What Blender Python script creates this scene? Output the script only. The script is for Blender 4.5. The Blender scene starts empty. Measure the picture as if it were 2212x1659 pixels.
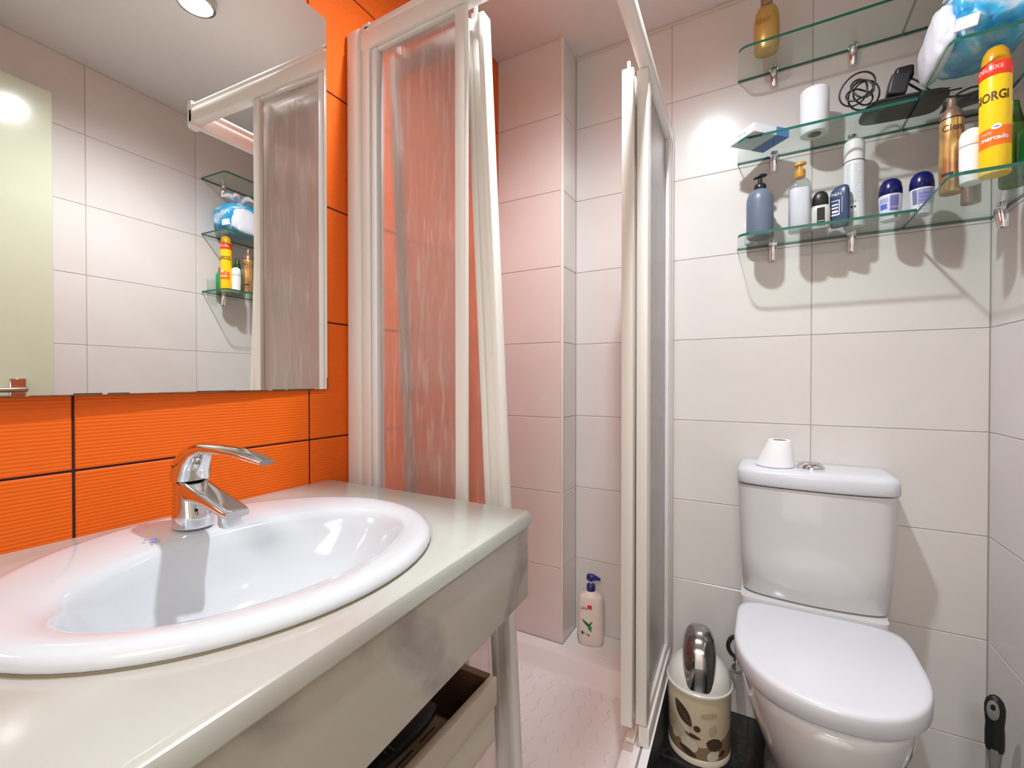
import bpy, bmesh, math, random
from mathutils import Vector, Matrix, noise
PI = math.pi
random.seed(3)
S = bpy.context.scene
COL = S.collection
# ------------------------------------------------------------------ camera
cd = bpy.data.cameras.new('camera'); cam = bpy.data.objects.new('camera', cd); COL.objects.link(cam)
cam.location = (0.9104, 0.0, 1.0945)
cam.rotation_euler = (PI/2 - 0.008676, 0, 0.510025)
cd.sensor_fit = 'HORIZONTAL'; cd.sensor_width = 36.0; cd.lens = 974.34/2212*36
cd.clip_start = 0.02; cd.clip_end = 30
S.camera = cam
CAM = Vector(cam.location)
# ------------------------------------------------------------------ world, light, exposure
w = bpy.data.worlds.new('world'); S.world = w; w.use_nodes = True
w.node_tree.nodes['Background'].inputs[0].default_value = (1, .97, .93, 1)
w.node_tree.nodes['Background'].inputs[1].default_value = 0.10
LIGHT = Vector((0.693, 0.825, 2.318))
ld = bpy.data.lights.new('downlight_lamp', 'SPOT'); ld.shadow_soft_size = 0.030
ld.energy = 33.0; ld.color = (0.93, 0.965, 1.0); ld.spot_size = math.radians(168); ld.spot_blend = .75
hl = bpy.data.lights.new('hall_fill_light', 'AREA'); hl.shape = 'RECTANGLE'; hl.size = .9; hl.size_y = .9; hl.energy = 22.0; hl.color = (1.0, .95, .88)  # unseen soft fill added behind the camera to lift the shadows
ho = bpy.data.objects.new('hall_fill_light', hl); COL.objects.link(ho); ho.location = (1.0, -1.35, 2.30)
lo = bpy.data.objects.new('downlight_lamp', ld); COL.objects.link(lo); lo.location = LIGHT
S.view_settings.view_transform = 'Standard'; S.view_settings.look = 'None'
S.view_settings.gamma = 1.0; S.view_settings.use_curve_mapping = False
S.view_settings.exposure = 1.30
cy = S.cycles
cy.max_bounces = 14; cy.diffuse_bounces = 7; cy.glossy_bounces = 6; cy.transmission_bounces = 8; cy.transparent_max_bounces = 16
cy.blur_glossy = 1.5; cy.sample_clamp_indirect = 6.0
cy.caustics_reflective = True; cy.caustics_refractive = False

# ------------------------------------------------------------------ dimensions
D = 1.6446      # toilet wall
W = 1.4271      # right wall
PF = 1.5152     # column front
PX = 0.2731     # column side
H = 2.33
Y0 = -0.60
ZR = 0.957      # a tile joint height
TH = 0.275
TW = 0.4083

# ------------------------------------------------------------------ materials
def mat(name, col, rough=.4, metal=0., spec=.5, trans=0., ior=1.45, coat=0., alpha=1., sss=0.):
    m = bpy.data.materials.new(name); m.use_nodes = True
    b = m.node_tree.nodes['Principled BSDF']
    b.inputs['Base Color'].default_value = (*col, 1)
    b.inputs['Roughness'].default_value = rough
    b.inputs['Metallic'].default_value = metal
    b.inputs['Specular IOR Level'].default_value = spec
    b.inputs['Transmission Weight'].default_value = trans
    b.inputs['IOR'].default_value = ior
    b.inputs['Coat Weight'].default_value = coat
    b.inputs['Alpha'].default_value = alpha
    if sss: b.inputs['Subsurface Weight'].default_value = sss; b.inputs['Subsurface Radius'].default_value = (.02, .015, .01)
    return m
def N(m, t, **kw):
    n = m.node_tree.nodes.new(t)
    for k, v in kw.items(): setattr(n, k, v)
    return n
def L(m, a, b): m.node_tree.links.new(a, b)
def bsdf(m): return m.node_tree.nodes['Principled BSDF']
def noise_color(m, c1, c2, scale=4, detail=6, lo=.35, hi=.65, coord='Object', dist=0., stretch=None):
    tc = N(m, 'ShaderNodeTexCoord'); n = N(m, 'ShaderNodeTexNoise')
    n.inputs['Scale'].default_value = scale; n.inputs['Detail'].default_value = detail; n.inputs['Distortion'].default_value = dist
    src = tc.outputs[coord]
    if stretch:
        mp = N(m, 'ShaderNodeMapping'); mp.inputs['Scale'].default_value = stretch; L(m, src, mp.inputs['Vector']); src = mp.outputs[0]
    L(m, src, n.inputs['Vector'])
    r = N(m, 'ShaderNodeValToRGB'); r.color_ramp.elements[0].position = lo; r.color_ramp.elements[1].position = hi
    r.color_ramp.elements[0].color = (*c1, 1); r.color_ramp.elements[1].color = (*c2, 1)
    L(m, n.outputs['Fac'], r.inputs['Fac']); L(m, r.outputs['Color'], bsdf(m).inputs['Base Color'])
    return n, r
def noise_bump(m, scale=20, strength=.2, dist=.002, detail=3, coord='Object', stretch=None):
    tc = N(m, 'ShaderNodeTexCoord'); n = N(m, 'ShaderNodeTexNoise'); n.inputs['Scale'].default_value = scale; n.inputs['Detail'].default_value = detail
    src = tc.outputs[coord]
    if stretch:
        mp = N(m, 'ShaderNodeMapping'); mp.inputs['Scale'].default_value = stretch; L(m, src, mp.inputs['Vector']); src = mp.outputs[0]
    L(m, src, n.inputs['Vector'])
    b = N(m, 'ShaderNodeBump'); b.inputs['Strength'].default_value = strength; b.inputs['Distance'].default_value = dist
    L(m, n.outputs['Fac'], b.inputs['Height']); L(m, b.outputs[0], bsdf(m).inputs['Normal'])
    return b

M = {}
M['tile'] = mat('white_tile', (.70, .665, .645), .23, spec=.5)
noise_color(M['tile'], (.685, .65, .625), (.72, .69, .67), 3.0, 5)
noise_bump(M['tile'], 9, .05, .002, 2)
M['grout'] = mat('grout', (.40, .35, .32), .9)
M['grout_dark'] = mat('dark_grout', (.035, .014, .012), .9)
M['orange'] = mat('orange_tile', (.83, .135, .009), .42, spec=.25)
def orange():
    m = M['orange']; tc = N(m, 'ShaderNodeTexCoord'); wv = N(m, 'ShaderNodeTexWave', wave_type='BANDS', bands_direction='Z', wave_profile='SIN')
    wv.inputs['Scale'].default_value = 2*PI/20/.0056/ (2*PI) *2*PI/1.0 * .16
    wv.inputs['Scale'].default_value = 56.0
    wv.inputs['Distortion'].default_value = .25; wv.inputs['Detail'].default_value = 1; wv.inputs['Detail Scale'].default_value = 1.5
    mp = N(m, 'ShaderNodeMapping'); mp.inputs['Scale'].default_value = (.15, .15, 1)
    L(m, tc.outputs['Object'], mp.inputs[0]); L(m, mp.outputs[0], wv.inputs['Vector'])
    b = N(m, 'ShaderNodeBump'); b.inputs['Strength'].default_value = .45; b.inputs['Distance'].default_value = .0012
    L(m, wv.outputs['Fac'], b.inputs['Height']); L(m, b.outputs[0], bsdf(m).inputs['Normal'])
orange()
M['ceiling'] = mat('ceiling_paint', (.74, .72, .70), .9)
noise_bump(M['ceiling'], 60, .15, .002)
M['black_tile'] = mat('black_floor_tile', (.008, .008, .009), .25)
noise_color(M['black_tile'], (.006, .006, .007), (.03, .03, .033), 60, 8, .45, .85)
M['pvc'] = mat('cream_pvc', (.80, .76, .72), .33)
M['white_frame'] = mat('white_lacquer', (.84, .80, .745), .30)
noise_color(M['white_frame'], (.74, .67, .58), (.82, .79, .75), 14, 8, .18, .36, stretch=(1, 1, .25))
M['ceramic'] = mat('white_ceramic', (.60, .63, .68), .10, coat=.3)
M['ceramic_toilet'] = mat('toilet_ceramic', (.66, .655, .665), .10, coat=.3)
M['seat_plastic'] = mat('seat_plastic', (.68, .70, .76), .22)
M['acrylic'] = mat('shower_acrylic', (.80, .775, .77), .2)
M['chrome'] = mat('chrome', (.78, .79, .81), .07, 1.)
M['chrome_dark'] = mat('smoked_chrome', (.40, .39, .39), .14, 1.)
M['nickel'] = mat('brushed_nickel', (.58, .54, .50), .2, 1.)
M['black'] = mat('black_plastic', (.012, .012, .013), .35)
M['black_rubber'] = mat('black_rubber', (.02, .02, .02), .6)
M['mirror'] = mat('mirror_silver', (.93, .95, .93), .0, 1.)
M['paper'] = mat('tissue_paper', (.86, .86, .90), .95)
noise_bump(M['paper'], 160, .3, .001)
M['card'] = mat('cardboard_core', (.35, .29, .22), .9)
M['white_plastic'] = mat('white_plastic', (.82, .82, .84), .3)
M['marble'] = mat('cream_marble', (.70, .69, .61), .14, coat=.2)
def marble():
    m = M['marble']
    n, r = noise_color(m, (.40, .34, .315), (.475, .50, .465), 2.2, 8, .27, .42, dist=.6, stretch=(1, .45, 1))
    r.color_ramp.elements[0].position = .33; r.color_ramp.elements[1].position = .47
marble()
M['marble_apron'] = mat('grey_marble', (.56, .53, .49), .18)
noise_color(M['marble_apron'], (.30, .27, .265), (.47, .43, .385), 4.5, 8, .34, .48, dist=.9)
M['cream_panel'] = mat('cream_laminate', (.66, .58, .48), .35)
M['brown'] = mat('brown_board', (.095, .045, .026), .5)
noise_color(M['brown'], (.12, .06, .038), (.19, .10, .065), 8, 5, stretch=(1, .15, 1))
M['door_paint'] = mat('door_lacquer', (.55, .57, .44), .14)

def glass_mix(name, tint, gloss_rough=.02, fac=.08, tr=1.):
    """thin clear sheet: tinted transparency plus a Fresnel reflection"""
    m = bpy.data.materials.new(name); m.use_nodes = True; nt = m.node_tree; nt.nodes.clear()
    out = N(m, 'ShaderNodeOutputMaterial'); t = N(m, 'ShaderNodeBsdfTransparent'); t.inputs[0].default_value = (*tint, 1)
    g = N(m, 'ShaderNodeBsdfGlossy'); g.inputs['Roughness'].default_value = gloss_rough
    lw = N(m, 'ShaderNodeLayerWeight'); lw.inputs['Blend'].default_value = .5
    pw = N(m, 'ShaderNodeMath', operation='POWER'); pw.inputs[1].default_value = 4.5; L(m, lw.outputs['Facing'], pw.inputs[0])
    fr = N(m, 'ShaderNodeMath', operation='MULTIPLY_ADD'); fr.inputs[1].default_value = .75; fr.inputs[2].default_value = .03; L(m, pw.outputs[0], fr.inputs[0])
    mx = N(m, 'ShaderNodeMixShader'); L(m, fr.outputs[0], mx.inputs[0]); L(m, t.outputs[0], mx.inputs[1]); L(m, g.outputs[0], mx.inputs[2])
    L(m, mx.outputs[0], out.inputs[0]); return m
M['shelf_glass'] = glass_mix('shelf_glass', (.915, .965, .94))
M['glass_edge'] = mat('glass_edge_green', (.015, .12, .085), .15)
M['clear_glass'] = glass_mix('clear_glass', (.95, .97, .97))
M['clear_plastic'] = glass_mix('clear_plastic', (.80, .82, .82), .08)
def frosted():
    m = bpy.data.materials.new('textured_glass'); m.use_nodes = True; nt = m.node_tree; nt.nodes.clear()
    out = N(m, 'ShaderNodeOutputMaterial')
    rf = N(m, 'ShaderNodeBsdfRefraction'); rf.inputs['Roughness'].default_value = .34; rf.inputs['IOR'].default_value = 1.12
    rf.inputs[0].default_value = (1, .97, .95, 1)
    tl = N(m, 'ShaderNodeBsdfTranslucent'); tl.inputs[0].default_value = (.90, .84, .83, 1)
    df = N(m, 'ShaderNodeBsdfDiffuse'); df.inputs[0].default_value = (.84, .79, .79, 1)
    gl = N(m, 'ShaderNodeBsdfGlossy'); gl.inputs['Roughness'].default_value = .2
    tr = N(m, 'ShaderNodeBsdfTransparent'); tr.inputs[0].default_value = (1, .96, .94, 1)
    tc = N(m, 'ShaderNodeTexCoord'); mp = N(m, 'ShaderNodeMapping'); mp.inputs['Scale'].default_value = (1, 1, .10)
    vo = N(m, 'ShaderNodeTexNoise'); vo.inputs['Scale'].default_value = 90; vo.inputs['Detail'].default_value = 2
    L(m, tc.outputs['Object'], mp.inputs[0]); L(m, mp.outputs[0], vo.inputs['Vector'])
    bp = N(m, 'ShaderNodeBump'); bp.inputs['Strength'].default_value = .6; bp.inputs['Distance'].default_value = .002
    L(m, vo.outputs['Fac'], bp.inputs['Height'])
    for n in (rf, gl, df): L(m, bp.outputs[0], n.inputs['Normal'])
    a = N(m, 'ShaderNodeMixShader'); a.inputs[0].default_value = .35; L(m, tl.outputs[0], a.inputs[1]); L(m, df.outputs[0], a.inputs[2])
    b = N(m, 'ShaderNodeMixShader'); b.inputs[0].default_value = .42; L(m, rf.outputs[0], b.inputs[1]); L(m, a.outputs[0], b.inputs[2])
    lw = N(m, 'ShaderNodeLayerWeight'); lw.inputs['Blend'].default_value = .5
    mm = N(m, 'ShaderNodeMath', operation='MULTIPLY_ADD'); mm.inputs[1].default_value = -.62; mm.inputs[2].default_value = .60; mm.use_clamp = True; L(m, lw.outputs['Facing'], mm.inputs[0])
    e = N(m, 'ShaderNodeMixShader'); L(m, mm.outputs[0], e.inputs[0]); L(m, b.outputs[0], e.inputs[1]); L(m, tr.outputs[0], e.inputs[2])
    # limescale marks: rougher, whiter streaks running down the sheet
    n2 = N(m, 'ShaderNodeTexNoise'); n2.inputs['Scale'].default_value = 60; n2.inputs['Detail'].default_value = 7; n2.inputs['Roughness'].default_value = .7
    mp2 = N(m, 'ShaderNodeMapping'); mp2.inputs['Scale'].default_value = (1.6, 1.6, .16); L(m, tc.outputs['Object'], mp2.inputs[0]); L(m, mp2.outputs[0], n2.inputs['Vector'])
    rp = N(m, 'ShaderNodeMapRange'); rp.inputs['From Min'].default_value = .50; rp.inputs['From Max'].default_value = .72; rp.inputs['To Max'].default_value = .32; L(m, n2.outputs['Fac'], rp.inputs['Value'])
    d2 = N(m, 'ShaderNodeBsdfDiffuse'); d2.inputs[0].default_value = (.88, .84, .80, 1)
    g_ = N(m, 'ShaderNodeMixShader'); L(m, rp.outputs[0], g_.inputs[0]); L(m, e.outputs[0], g_.inputs[1]); L(m, d2.outputs[0], g_.inputs[2]); e = g_
    pw = N(m, 'ShaderNodeMath', operation='POWER'); pw.inputs[1].default_value = 4.0; L(m, lw.outputs['Facing'], pw.inputs[0])
    fr = N(m, 'ShaderNodeMath', operation='MULTIPLY_ADD'); fr.inputs[1].default_value = .85; fr.inputs[2].default_value = .04; L(m, pw.outputs[0], fr.inputs[0])
    c = N(m, 'ShaderNodeMixShader'); L(m, fr.outputs[0], c.inputs[0]); L(m, e.outputs[0], c.inputs[1]); L(m, gl.outputs[0], c.inputs[2])
    L(m, c.outputs[0], out.inputs[0]); return m
M['frosted'] = frosted()

# ------------------------------------------------------------------ mesh helpers
def obj(name, bm, m, parent=None, smooth=False, loc=None):
    me = bpy.data.meshes.new(name); bmesh.ops.recalc_face_normals(bm, faces=bm.faces[:]); bm.to_mesh(me); bm.free()
    for x in (m if isinstance(m, (list, tuple)) else [m]): me.materials.append(x)
    if smooth:
        for p in me.polygons: p.use_smooth = True
        if smooth is not True:
            try: me.set_sharp_from_angle(angle=math.radians(smooth))
            except Exception: pass
    o = bpy.data.objects.new(name, me); COL.objects.link(o)
    if parent: o.parent = parent
    if loc: o.location = loc
    return o
def bx(bm, lo, hi, bev=0., seg=1, mi=0):
    r = bmesh.ops.create_cube(bm, size=1.0); vs = r['verts']
    c = [(a+b)/2 for a, b in zip(lo, hi)]; s = [b-a for a, b in zip(lo, hi)]
    for v in vs: v.co = Vector((c[0]+v.co.x*s[0], c[1]+v.co.y*s[1], c[2]+v.co.z*s[2]))
    fs = list({f for v in vs for f in v.link_faces})
    for f in fs: f.material_index = mi
    if bev:
        bmesh.ops.bevel(bm, geom=list({e for v in vs for e in v.link_edges}), offset=bev, segments=seg, affect='EDGES', profile=.5)
    return vs
def box(name, lo, hi, m, parent=None, bev=0., seg=1):
    bm = bmesh.new(); bx(bm, lo, hi, bev, seg); return obj(name, bm, m, parent, smooth=35 if bev and seg > 1 else False)
def prism(bm, pts, z0, z1, mi=0):
    a = [bm.verts.new((x, y, z0)) for x, y in pts]; b = [bm.verts.new((x, y, z1)) for x, y in pts]; n = len(pts)
    fs = [bm.faces.new(a[::-1]), bm.faces.new(b)]
    for i in range(n): fs.append(bm.faces.new((a[i], a[(i+1) % n], b[(i+1) % n], b[i])))
    for f in fs: f.material_index = mi
    return fs
def loft(bm, rings, cap0=True, cap1=True, closed=True, mi=0):
    V = [[bm.verts.new(p) for p in r] for r in rings]; n = len(rings[0])
    for i in range(len(V)-1):
        for j in range(n if closed else n-1):
            f = bm.faces.new((V[i][j], V[i][(j+1) % n], V[i+1][(j+1) % n], V[i+1][j])); f.material_index = mi
    if cap0: bm.faces.new(V[0][::-1]).material_index = mi
    if cap1: bm.faces.new(V[-1]).material_index = mi
    return V
def sell(cx, cy, rx, ry, z, n=2., k=40, rot=0.):
    out = []
    for i in range(k):
        t = 2*PI*i/k; c, s = math.cos(t), math.sin(t)
        x = rx*math.copysign(abs(c)**(2/n), c); y = ry*math.copysign(abs(s)**(2/n), s)
        out.append((cx+x*math.cos(rot)-y*math.sin(rot), cy+x*math.sin(rot)+y*math.cos(rot), z))
    return out
def lathe(bm, prof, k=32, cx=0, cy=0, mi=0, cap0=True, cap1=True):
    return loft(bm, [[(cx+r*math.cos(2*PI*i/k), cy+r*math.sin(2*PI*i/k), z) for i in range(k)] for r, z in prof], cap0, cap1, mi=mi)
def tube(bm, pts, r, k=8, mi=0):
    pts = [Vector(p) for p in pts]; rr = r if isinstance(r, (list, tuple)) else [r]*len(pts); rings = []
    up = Vector((0, 0, 1)); prev = None
    for i, p in enumerate(pts):
        t = (pts[min(i+1, len(pts)-1)]-pts[max(i-1, 0)]).normalized()
        if prev is None:
            a = t.cross(up) if abs(t.dot(up)) < .95 else t.cross(Vector((1, 0, 0)))
        else: a = prev - t*prev.dot(t)
        a.normalize(); prev = a; b = t.cross(a)
        rings.append([tuple(p+(a*math.cos(2*PI*j/k)+b*math.sin(2*PI*j/k))*rr[i]) for j in range(k)])
    loft(bm, rings, mi=mi)
def smooth_path(pts, n=8):
    P = [Vector(p) for p in pts]; P = [2*P[0]-P[1]]+P+[2*P[-1]-P[-2]]; out = []
    for i in range(1, len(P)-2):
        for k in range(n):
            t = k/n; a, b, c, d = P[i-1:i+3]
            out.append(.5*((2*b)+(-a+c)*t+(2*a-5*b+4*c-d)*t*t+(-a+3*b-3*c+d)*t**3))
    out.append(P[-2]); return out
def thing(name, label, cat, loc=(0, 0, 0), rz=0., group=None):
    o = bpy.data.objects.new(name, None); o.empty_display_size = .05; COL.objects.link(o)
    o.location = loc; o.rotation_euler = (0, 0, rz); o['label'] = label; o['category'] = cat
    if group: o['group'] = group
    return o
def tag(o, label, cat, group=None):
    o['label'] = label; o['category'] = cat
    if group: o['group'] = group
    return o
def struct(name, label=None):
    o = bpy.data.objects.new(name, None); COL.objects.link(o); o['kind'] = 'structure'
    if label: o['label'] = label
    return o
# prints wrapped on a round body
def wrap_patch(bm, r, a0, a1, z0, z1, n=12, nz=1, mi=0, ry=None):
    ry = ry or r
    rings = [[(r*math.cos(a0+(a1-a0)*i/n), ry*math.sin(a0+(a1-a0)*i/n), z0+(z1-z0)*j/nz) for i in range(n+1)] for j in range(nz+1)]
    loft(bm, rings, False, False, closed=False, mi=mi)
def wrap_leaf(bm, r, a, z, ln, wd, tilt, n=10, m=4, mi=0, point=1.):
    rows = []
    for i in range(n+1):
        t = i/n; u = (t-.5)*ln; h = wd/2*math.sin(PI*t)**point
        row = []
        for j in range(m+1):
            v = h*(2*j/m-1)
            s_ = u*math.cos(tilt)-v*math.sin(tilt); zz = u*math.sin(tilt)+v*math.cos(tilt)
            row.append((r*math.cos(a+s_/r), r*math.sin(a+s_/r), z+zz))
        rows.append(row)
    loft(bm, rows, False, False, closed=False, mi=mi)
def wrap_text(name, txt, size, r, a, z, m, parent, flat_y=None, sx=1., bold=0.):
    """lettering bent round a cylinder of radius r about the parent's axis, centred at angle a and height z"""
    cu = bpy.data.curves.new('t', 'FONT'); cu.body = txt; cu.size = size; cu.align_x = 'CENTER'; cu.align_y = 'CENTER'; cu.resolution_u = 3
    cu.offset = bold
    t = bpy.data.objects.new('t', cu); COL.objects.link(t); dg = bpy.context.evaluated_depsgraph_get()
    me = bpy.data.meshes.new_from_object(t.evaluated_get(dg)); bpy.data.objects.remove(t); bpy.data.curves.remove(cu)
    for v in me.vertices:
        x, y = v.co.x*sx, v.co.y
        if flat_y is None: v.co = Vector((r*math.cos(a+x/r), r*math.sin(a+x/r), z+y))
        else: v.co = Vector((x+a, flat_y, z+y))
    me.materials.clear(); me.materials.append(m)
    o = bpy.data.objects.new(name, me); COL.objects.link(o); o.parent = parent; return o
def cam_angle(x, y): return math.atan2(CAM.y-y, CAM.x-x)

# ------------------------------------------------------------------ the room
box_cache = {}
def tile_mesh(sx, sy, sz, m, bev=.0012):
    k = (round(sx, 4), round(sy, 4), round(sz, 4), m.name)
    if k not in box_cache:
        bm = bmesh.new(); bx(bm, (-sx/2, -sy/2, -sz/2), (sx/2, sy/2, sz/2), bev)
        me = bpy.data.meshes.new('tile'); bm.to_mesh(me); bm.free(); me.materials.append(m); box_cache[k] = me
    return box_cache[k]
def lay(parent, axis, plane, u0, u1, seams, m, j=.0019, out=1, z0=0., z1=H):
    """tiles on a wall; axis 'x': wall at x=plane running along y; axis 'y': wall at y=plane running along x; out: +1 room is on the + side"""
    T = .009
    us = [u0]+sorted(s for s in seams if u0+.01 < s < u1-.01)+[u1]
    zs = []; z = ZR
    while z > z0: z -= TH
    while z < z1: zs.append(z); z += TH
    zs.append(z)
    for i in range(len(us)-1):
        for k in range(len(zs)-1):
            a, b = max(zs[k], z0), min(zs[k+1], z1)
            if b-a < .012: continue
            l = us[i+1]-us[i]-j; h = b-a-j
            dev = random.uniform(-.0004, .0004)
            if axis == 'x':
                o = bpy.data.objects.new('tile', tile_mesh(T, l, h, m)); o.location = (plane-out*(T/2+dev if dev > 0 else T/2), (us[i]+us[i+1])/2, (a+b)/2)
            else:
                o = bpy.data.objects.new('tile', tile_mesh(l, T, h, m)); o.location = ((us[i]+us[i+1])/2, plane-out*(T/2), (a+b)/2)
            COL.objects.link(o); o.parent = parent
def wall(name, lo, hi, m, label):
    o = struct(name, label); box('grout_bed', lo, hi, m, o); return o
wl = wall('wall_left', (-.12, Y0, 0), (-.0022, D+.1, H), M['grout_dark'], 'orange ridged tile wall behind the basin and mirror')
lay(wl, 'x', 0., Y0, D, [.2707-TW*2, .2707-TW, .2707, .2707+.4057, .2707+.4057*2, .2707+.4057*3], M['orange'], j=.0036)
wb = wall('wall_back', (-.1, D+.0012, 0), (W+.1, D+.12, H), M['grout'], 'white tiled wall behind the toilet')
lay(wb, 'y', D, PX, W, [.6265, 1.0348], M['tile'], out=-1)
wr = wall('wall_right', (W+.0012, Y0, 0), (W+.12, D+.1, H), M['grout'], 'white tiled wall beside the toilet')
lay(wr, 'x', W, Y0, D, [1.238-TW*k for k in range(6)], M['tile'], out=-1)
wf = struct('wall_front', 'white tiled entrance wall with the doorway opening')
for lo_, hi_ in (((-.1, Y0-.12, 0), (.60, Y0-.0012, H)), ((.60, Y0-.12, 2.08), (1.38, Y0-.0012, H)), ((1.38, Y0-.12, 0), (W+.1, Y0-.0012, H))):
    box('grout_bed', lo_, hi_, M['grout'], wf)
lay(wf, 'y', Y0, 0, .60, [.2], M['tile'], out=1); lay(wf, 'y', Y0, 1.38, W, [], M['tile'], out=1); lay(wf, 'y', Y0, .60, 1.38, [1.0], M['tile'], out=1, z0=2.08)
wh = struct('wall_hall', 'plain painted hall outside the doorway')
bm = bmesh.new()
for lo_, hi_ in (((-.3, -2.3, -.1), (-.2, Y0-.12, 2.5)), ((2.0, -2.3, -.1), (2.1, Y0-.12, 2.5)), ((-.3, -2.4, -.1), (2.1, -2.3, 2.5)), ((-.3, -2.4, 2.42), (2.1, Y0-.12, 2.5)), ((-.3, -2.4, -.12), (2.1, Y0-.12, -.002)), ((W+.1, Y0-.14, 0), (2.1, Y0-.12, 2.5)), ((-.3, Y0-.14, 0), (-.1, Y0-.12, 2.5))): bx(bm, lo_, hi_)
obj('plaster', bm, M['ceiling'], wh)
wc = struct('wall_column', 'white tiled column in the shower corner')
box('grout_bed', (0, PF+.0012, 0), (PX-.0012, D-.0005, H), M['grout'], wc)
lay(wc, 'y', PF, 0, PX-.006, [], M['tile'], out=-1)
lay(wc, 'x', PX, PF+.004, D, [], M['tile'], out=1)
t1 = struct('trim_1', 'white corner bead on the shower column'); bm = bmesh.new()
bx(bm, (PX-.0085, PF-.0035, .135), (PX+.0025, PF+.0075, H), .003, 2); obj('corner_bead', bm, M['white_frame'], t1, 35)
fl = struct('floor', 'black tiled floor')
box('floor_bed', (-.1, Y0-.1, -.12), (W+.1, D+.1, -.001), M['grout_dark'], fl)
for i in range(5):
    for k in range(6):
        x0, x1 = max(0, -.12+i*.33), min(W, -.12+(i+1)*.33); y0, y1 = max(Y0, 1.357-.33*(k+.0)), min(D, 1.357-.33*(k-1))
        if x1-x0 < .02 or y1-y0 < .02: continue
        o = bpy.data.objects.new('tile', tile_mesh(x1-x0-.002, y1-y0-.002, .01, M['black_tile'])); o.location = ((x0+x1)/2, (y0+y1)/2, -.005)
        COL.objects.link(o); o.parent = fl
ce = struct('ceiling', 'plain white ceiling'); box('ceiling_board', (-.1, Y0-.1, H), (W+.1, D+.1, H+.1), M['ceiling'], ce)
# cream sealant bead where back wall meets ceiling
t2 = struct('trim_2', 'yellowed sealant line under the ceiling'); bm = bmesh.new()
bx(bm, (PX, D-.004, H-.012), (W-.001, D-.0002, H-.0005), .002); obj('sealant_strip', bm, mat('old_sealant', (.66, .60, .51), .8), t2)

# ------------------------------------------------------------------ ceiling downlight
dl = thing('ceiling_downlight', 'round recessed spotlight set in the white ceiling above the basin', 'light', (LIGHT.x, LIGHT.y, H))
bm = bmesh.new(); lathe(bm, [(.044, -.0005), (.056, -.0005), (.058, -.006), (.054, -.030), (.046, -.032), (.044, -.028)], 40, cap0=False, cap1=False)
obj('rim', bm, M['nickel'], dl, 40)
bm = bmesh.new(); lathe(bm, [(.001, -.003), (.0435, -.003), (.0435, -.001), (.001, -.001)], 32)
lens = mat('lamp_lens', (.9, .9, .9), .3); bsdf(lens).inputs['Emission Color'].default_value = (.93, .97, 1, 1); bsdf(lens).inputs['Emission Strength'].default_value = 40.0
obj('lens', bm, lens, dl)

# ------------------------------------------------------------------ room door (seen in the mirror)
dr = struct('door_1', 'pale green-cream door leaf standing open against the right wall')
bm = bmesh.new(); bx(bm, (0, -.80, .012), (.038, 0, 2.13), .002); lf = obj('door_leaf', bm, M['door_paint'], dr, 35)
bm = bmesh.new(); bx(bm, (-.006, -.115, .96), (0, -.075, 1.10), .002); tube(bm, smooth_path([(-.004, -.095, 1.062), (-.045, -.095, 1.062), (-.052, -.10, 1.062), (-.052, -.20, 1.062)], 4), .009, 10)
obj('door_handle', bm, M['nickel'], lf, 40)
dr.location = (1.345, .705, 0); dr.rotation_euler = (0, 0, math.radians(-1.5))

# ------------------------------------------------------------------ mirror
MA = .033
mr = thing('wall_mirror', 'large frameless rectangular mirror on the orange tiles above the basin', 'mirror', (.0148, .40, 0), math.atan(MA))
bm = bmesh.new(); bx(bm, (-.004, -.78, 1.072), (0, .3225, 1.946), .0009); obj('silvered_glass', bm, M['mirror'], mr)
bm = bmesh.new(); random.seed(5)
y = -.45
while y < .31:
    l = random.uniform(.02, .07); h = random.uniform(.0008, .0028)
    bx(bm, (.0001, y, 1.0722), (.0004, min(y+l, .32), 1.0722+h)); y += l*random.uniform(.85, 1.3)
bx(bm, (.0001, .3205, 1.0722), (.0004, .3222, 1.10))
obj('worn_edge', bm, mat('tarnish', (.05, .045, .035), .7), mr)
bm = bmesh.new()
for yy in (-.55, -.28, .0, .24): bx(bm, (-.0125-.010*(yy < 0), yy, 1.12), (-.0042, yy+.03, 1.9))
obj('backing_strip', bm, mat('backing', (.2, .17, .13), .8), mr)

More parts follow.
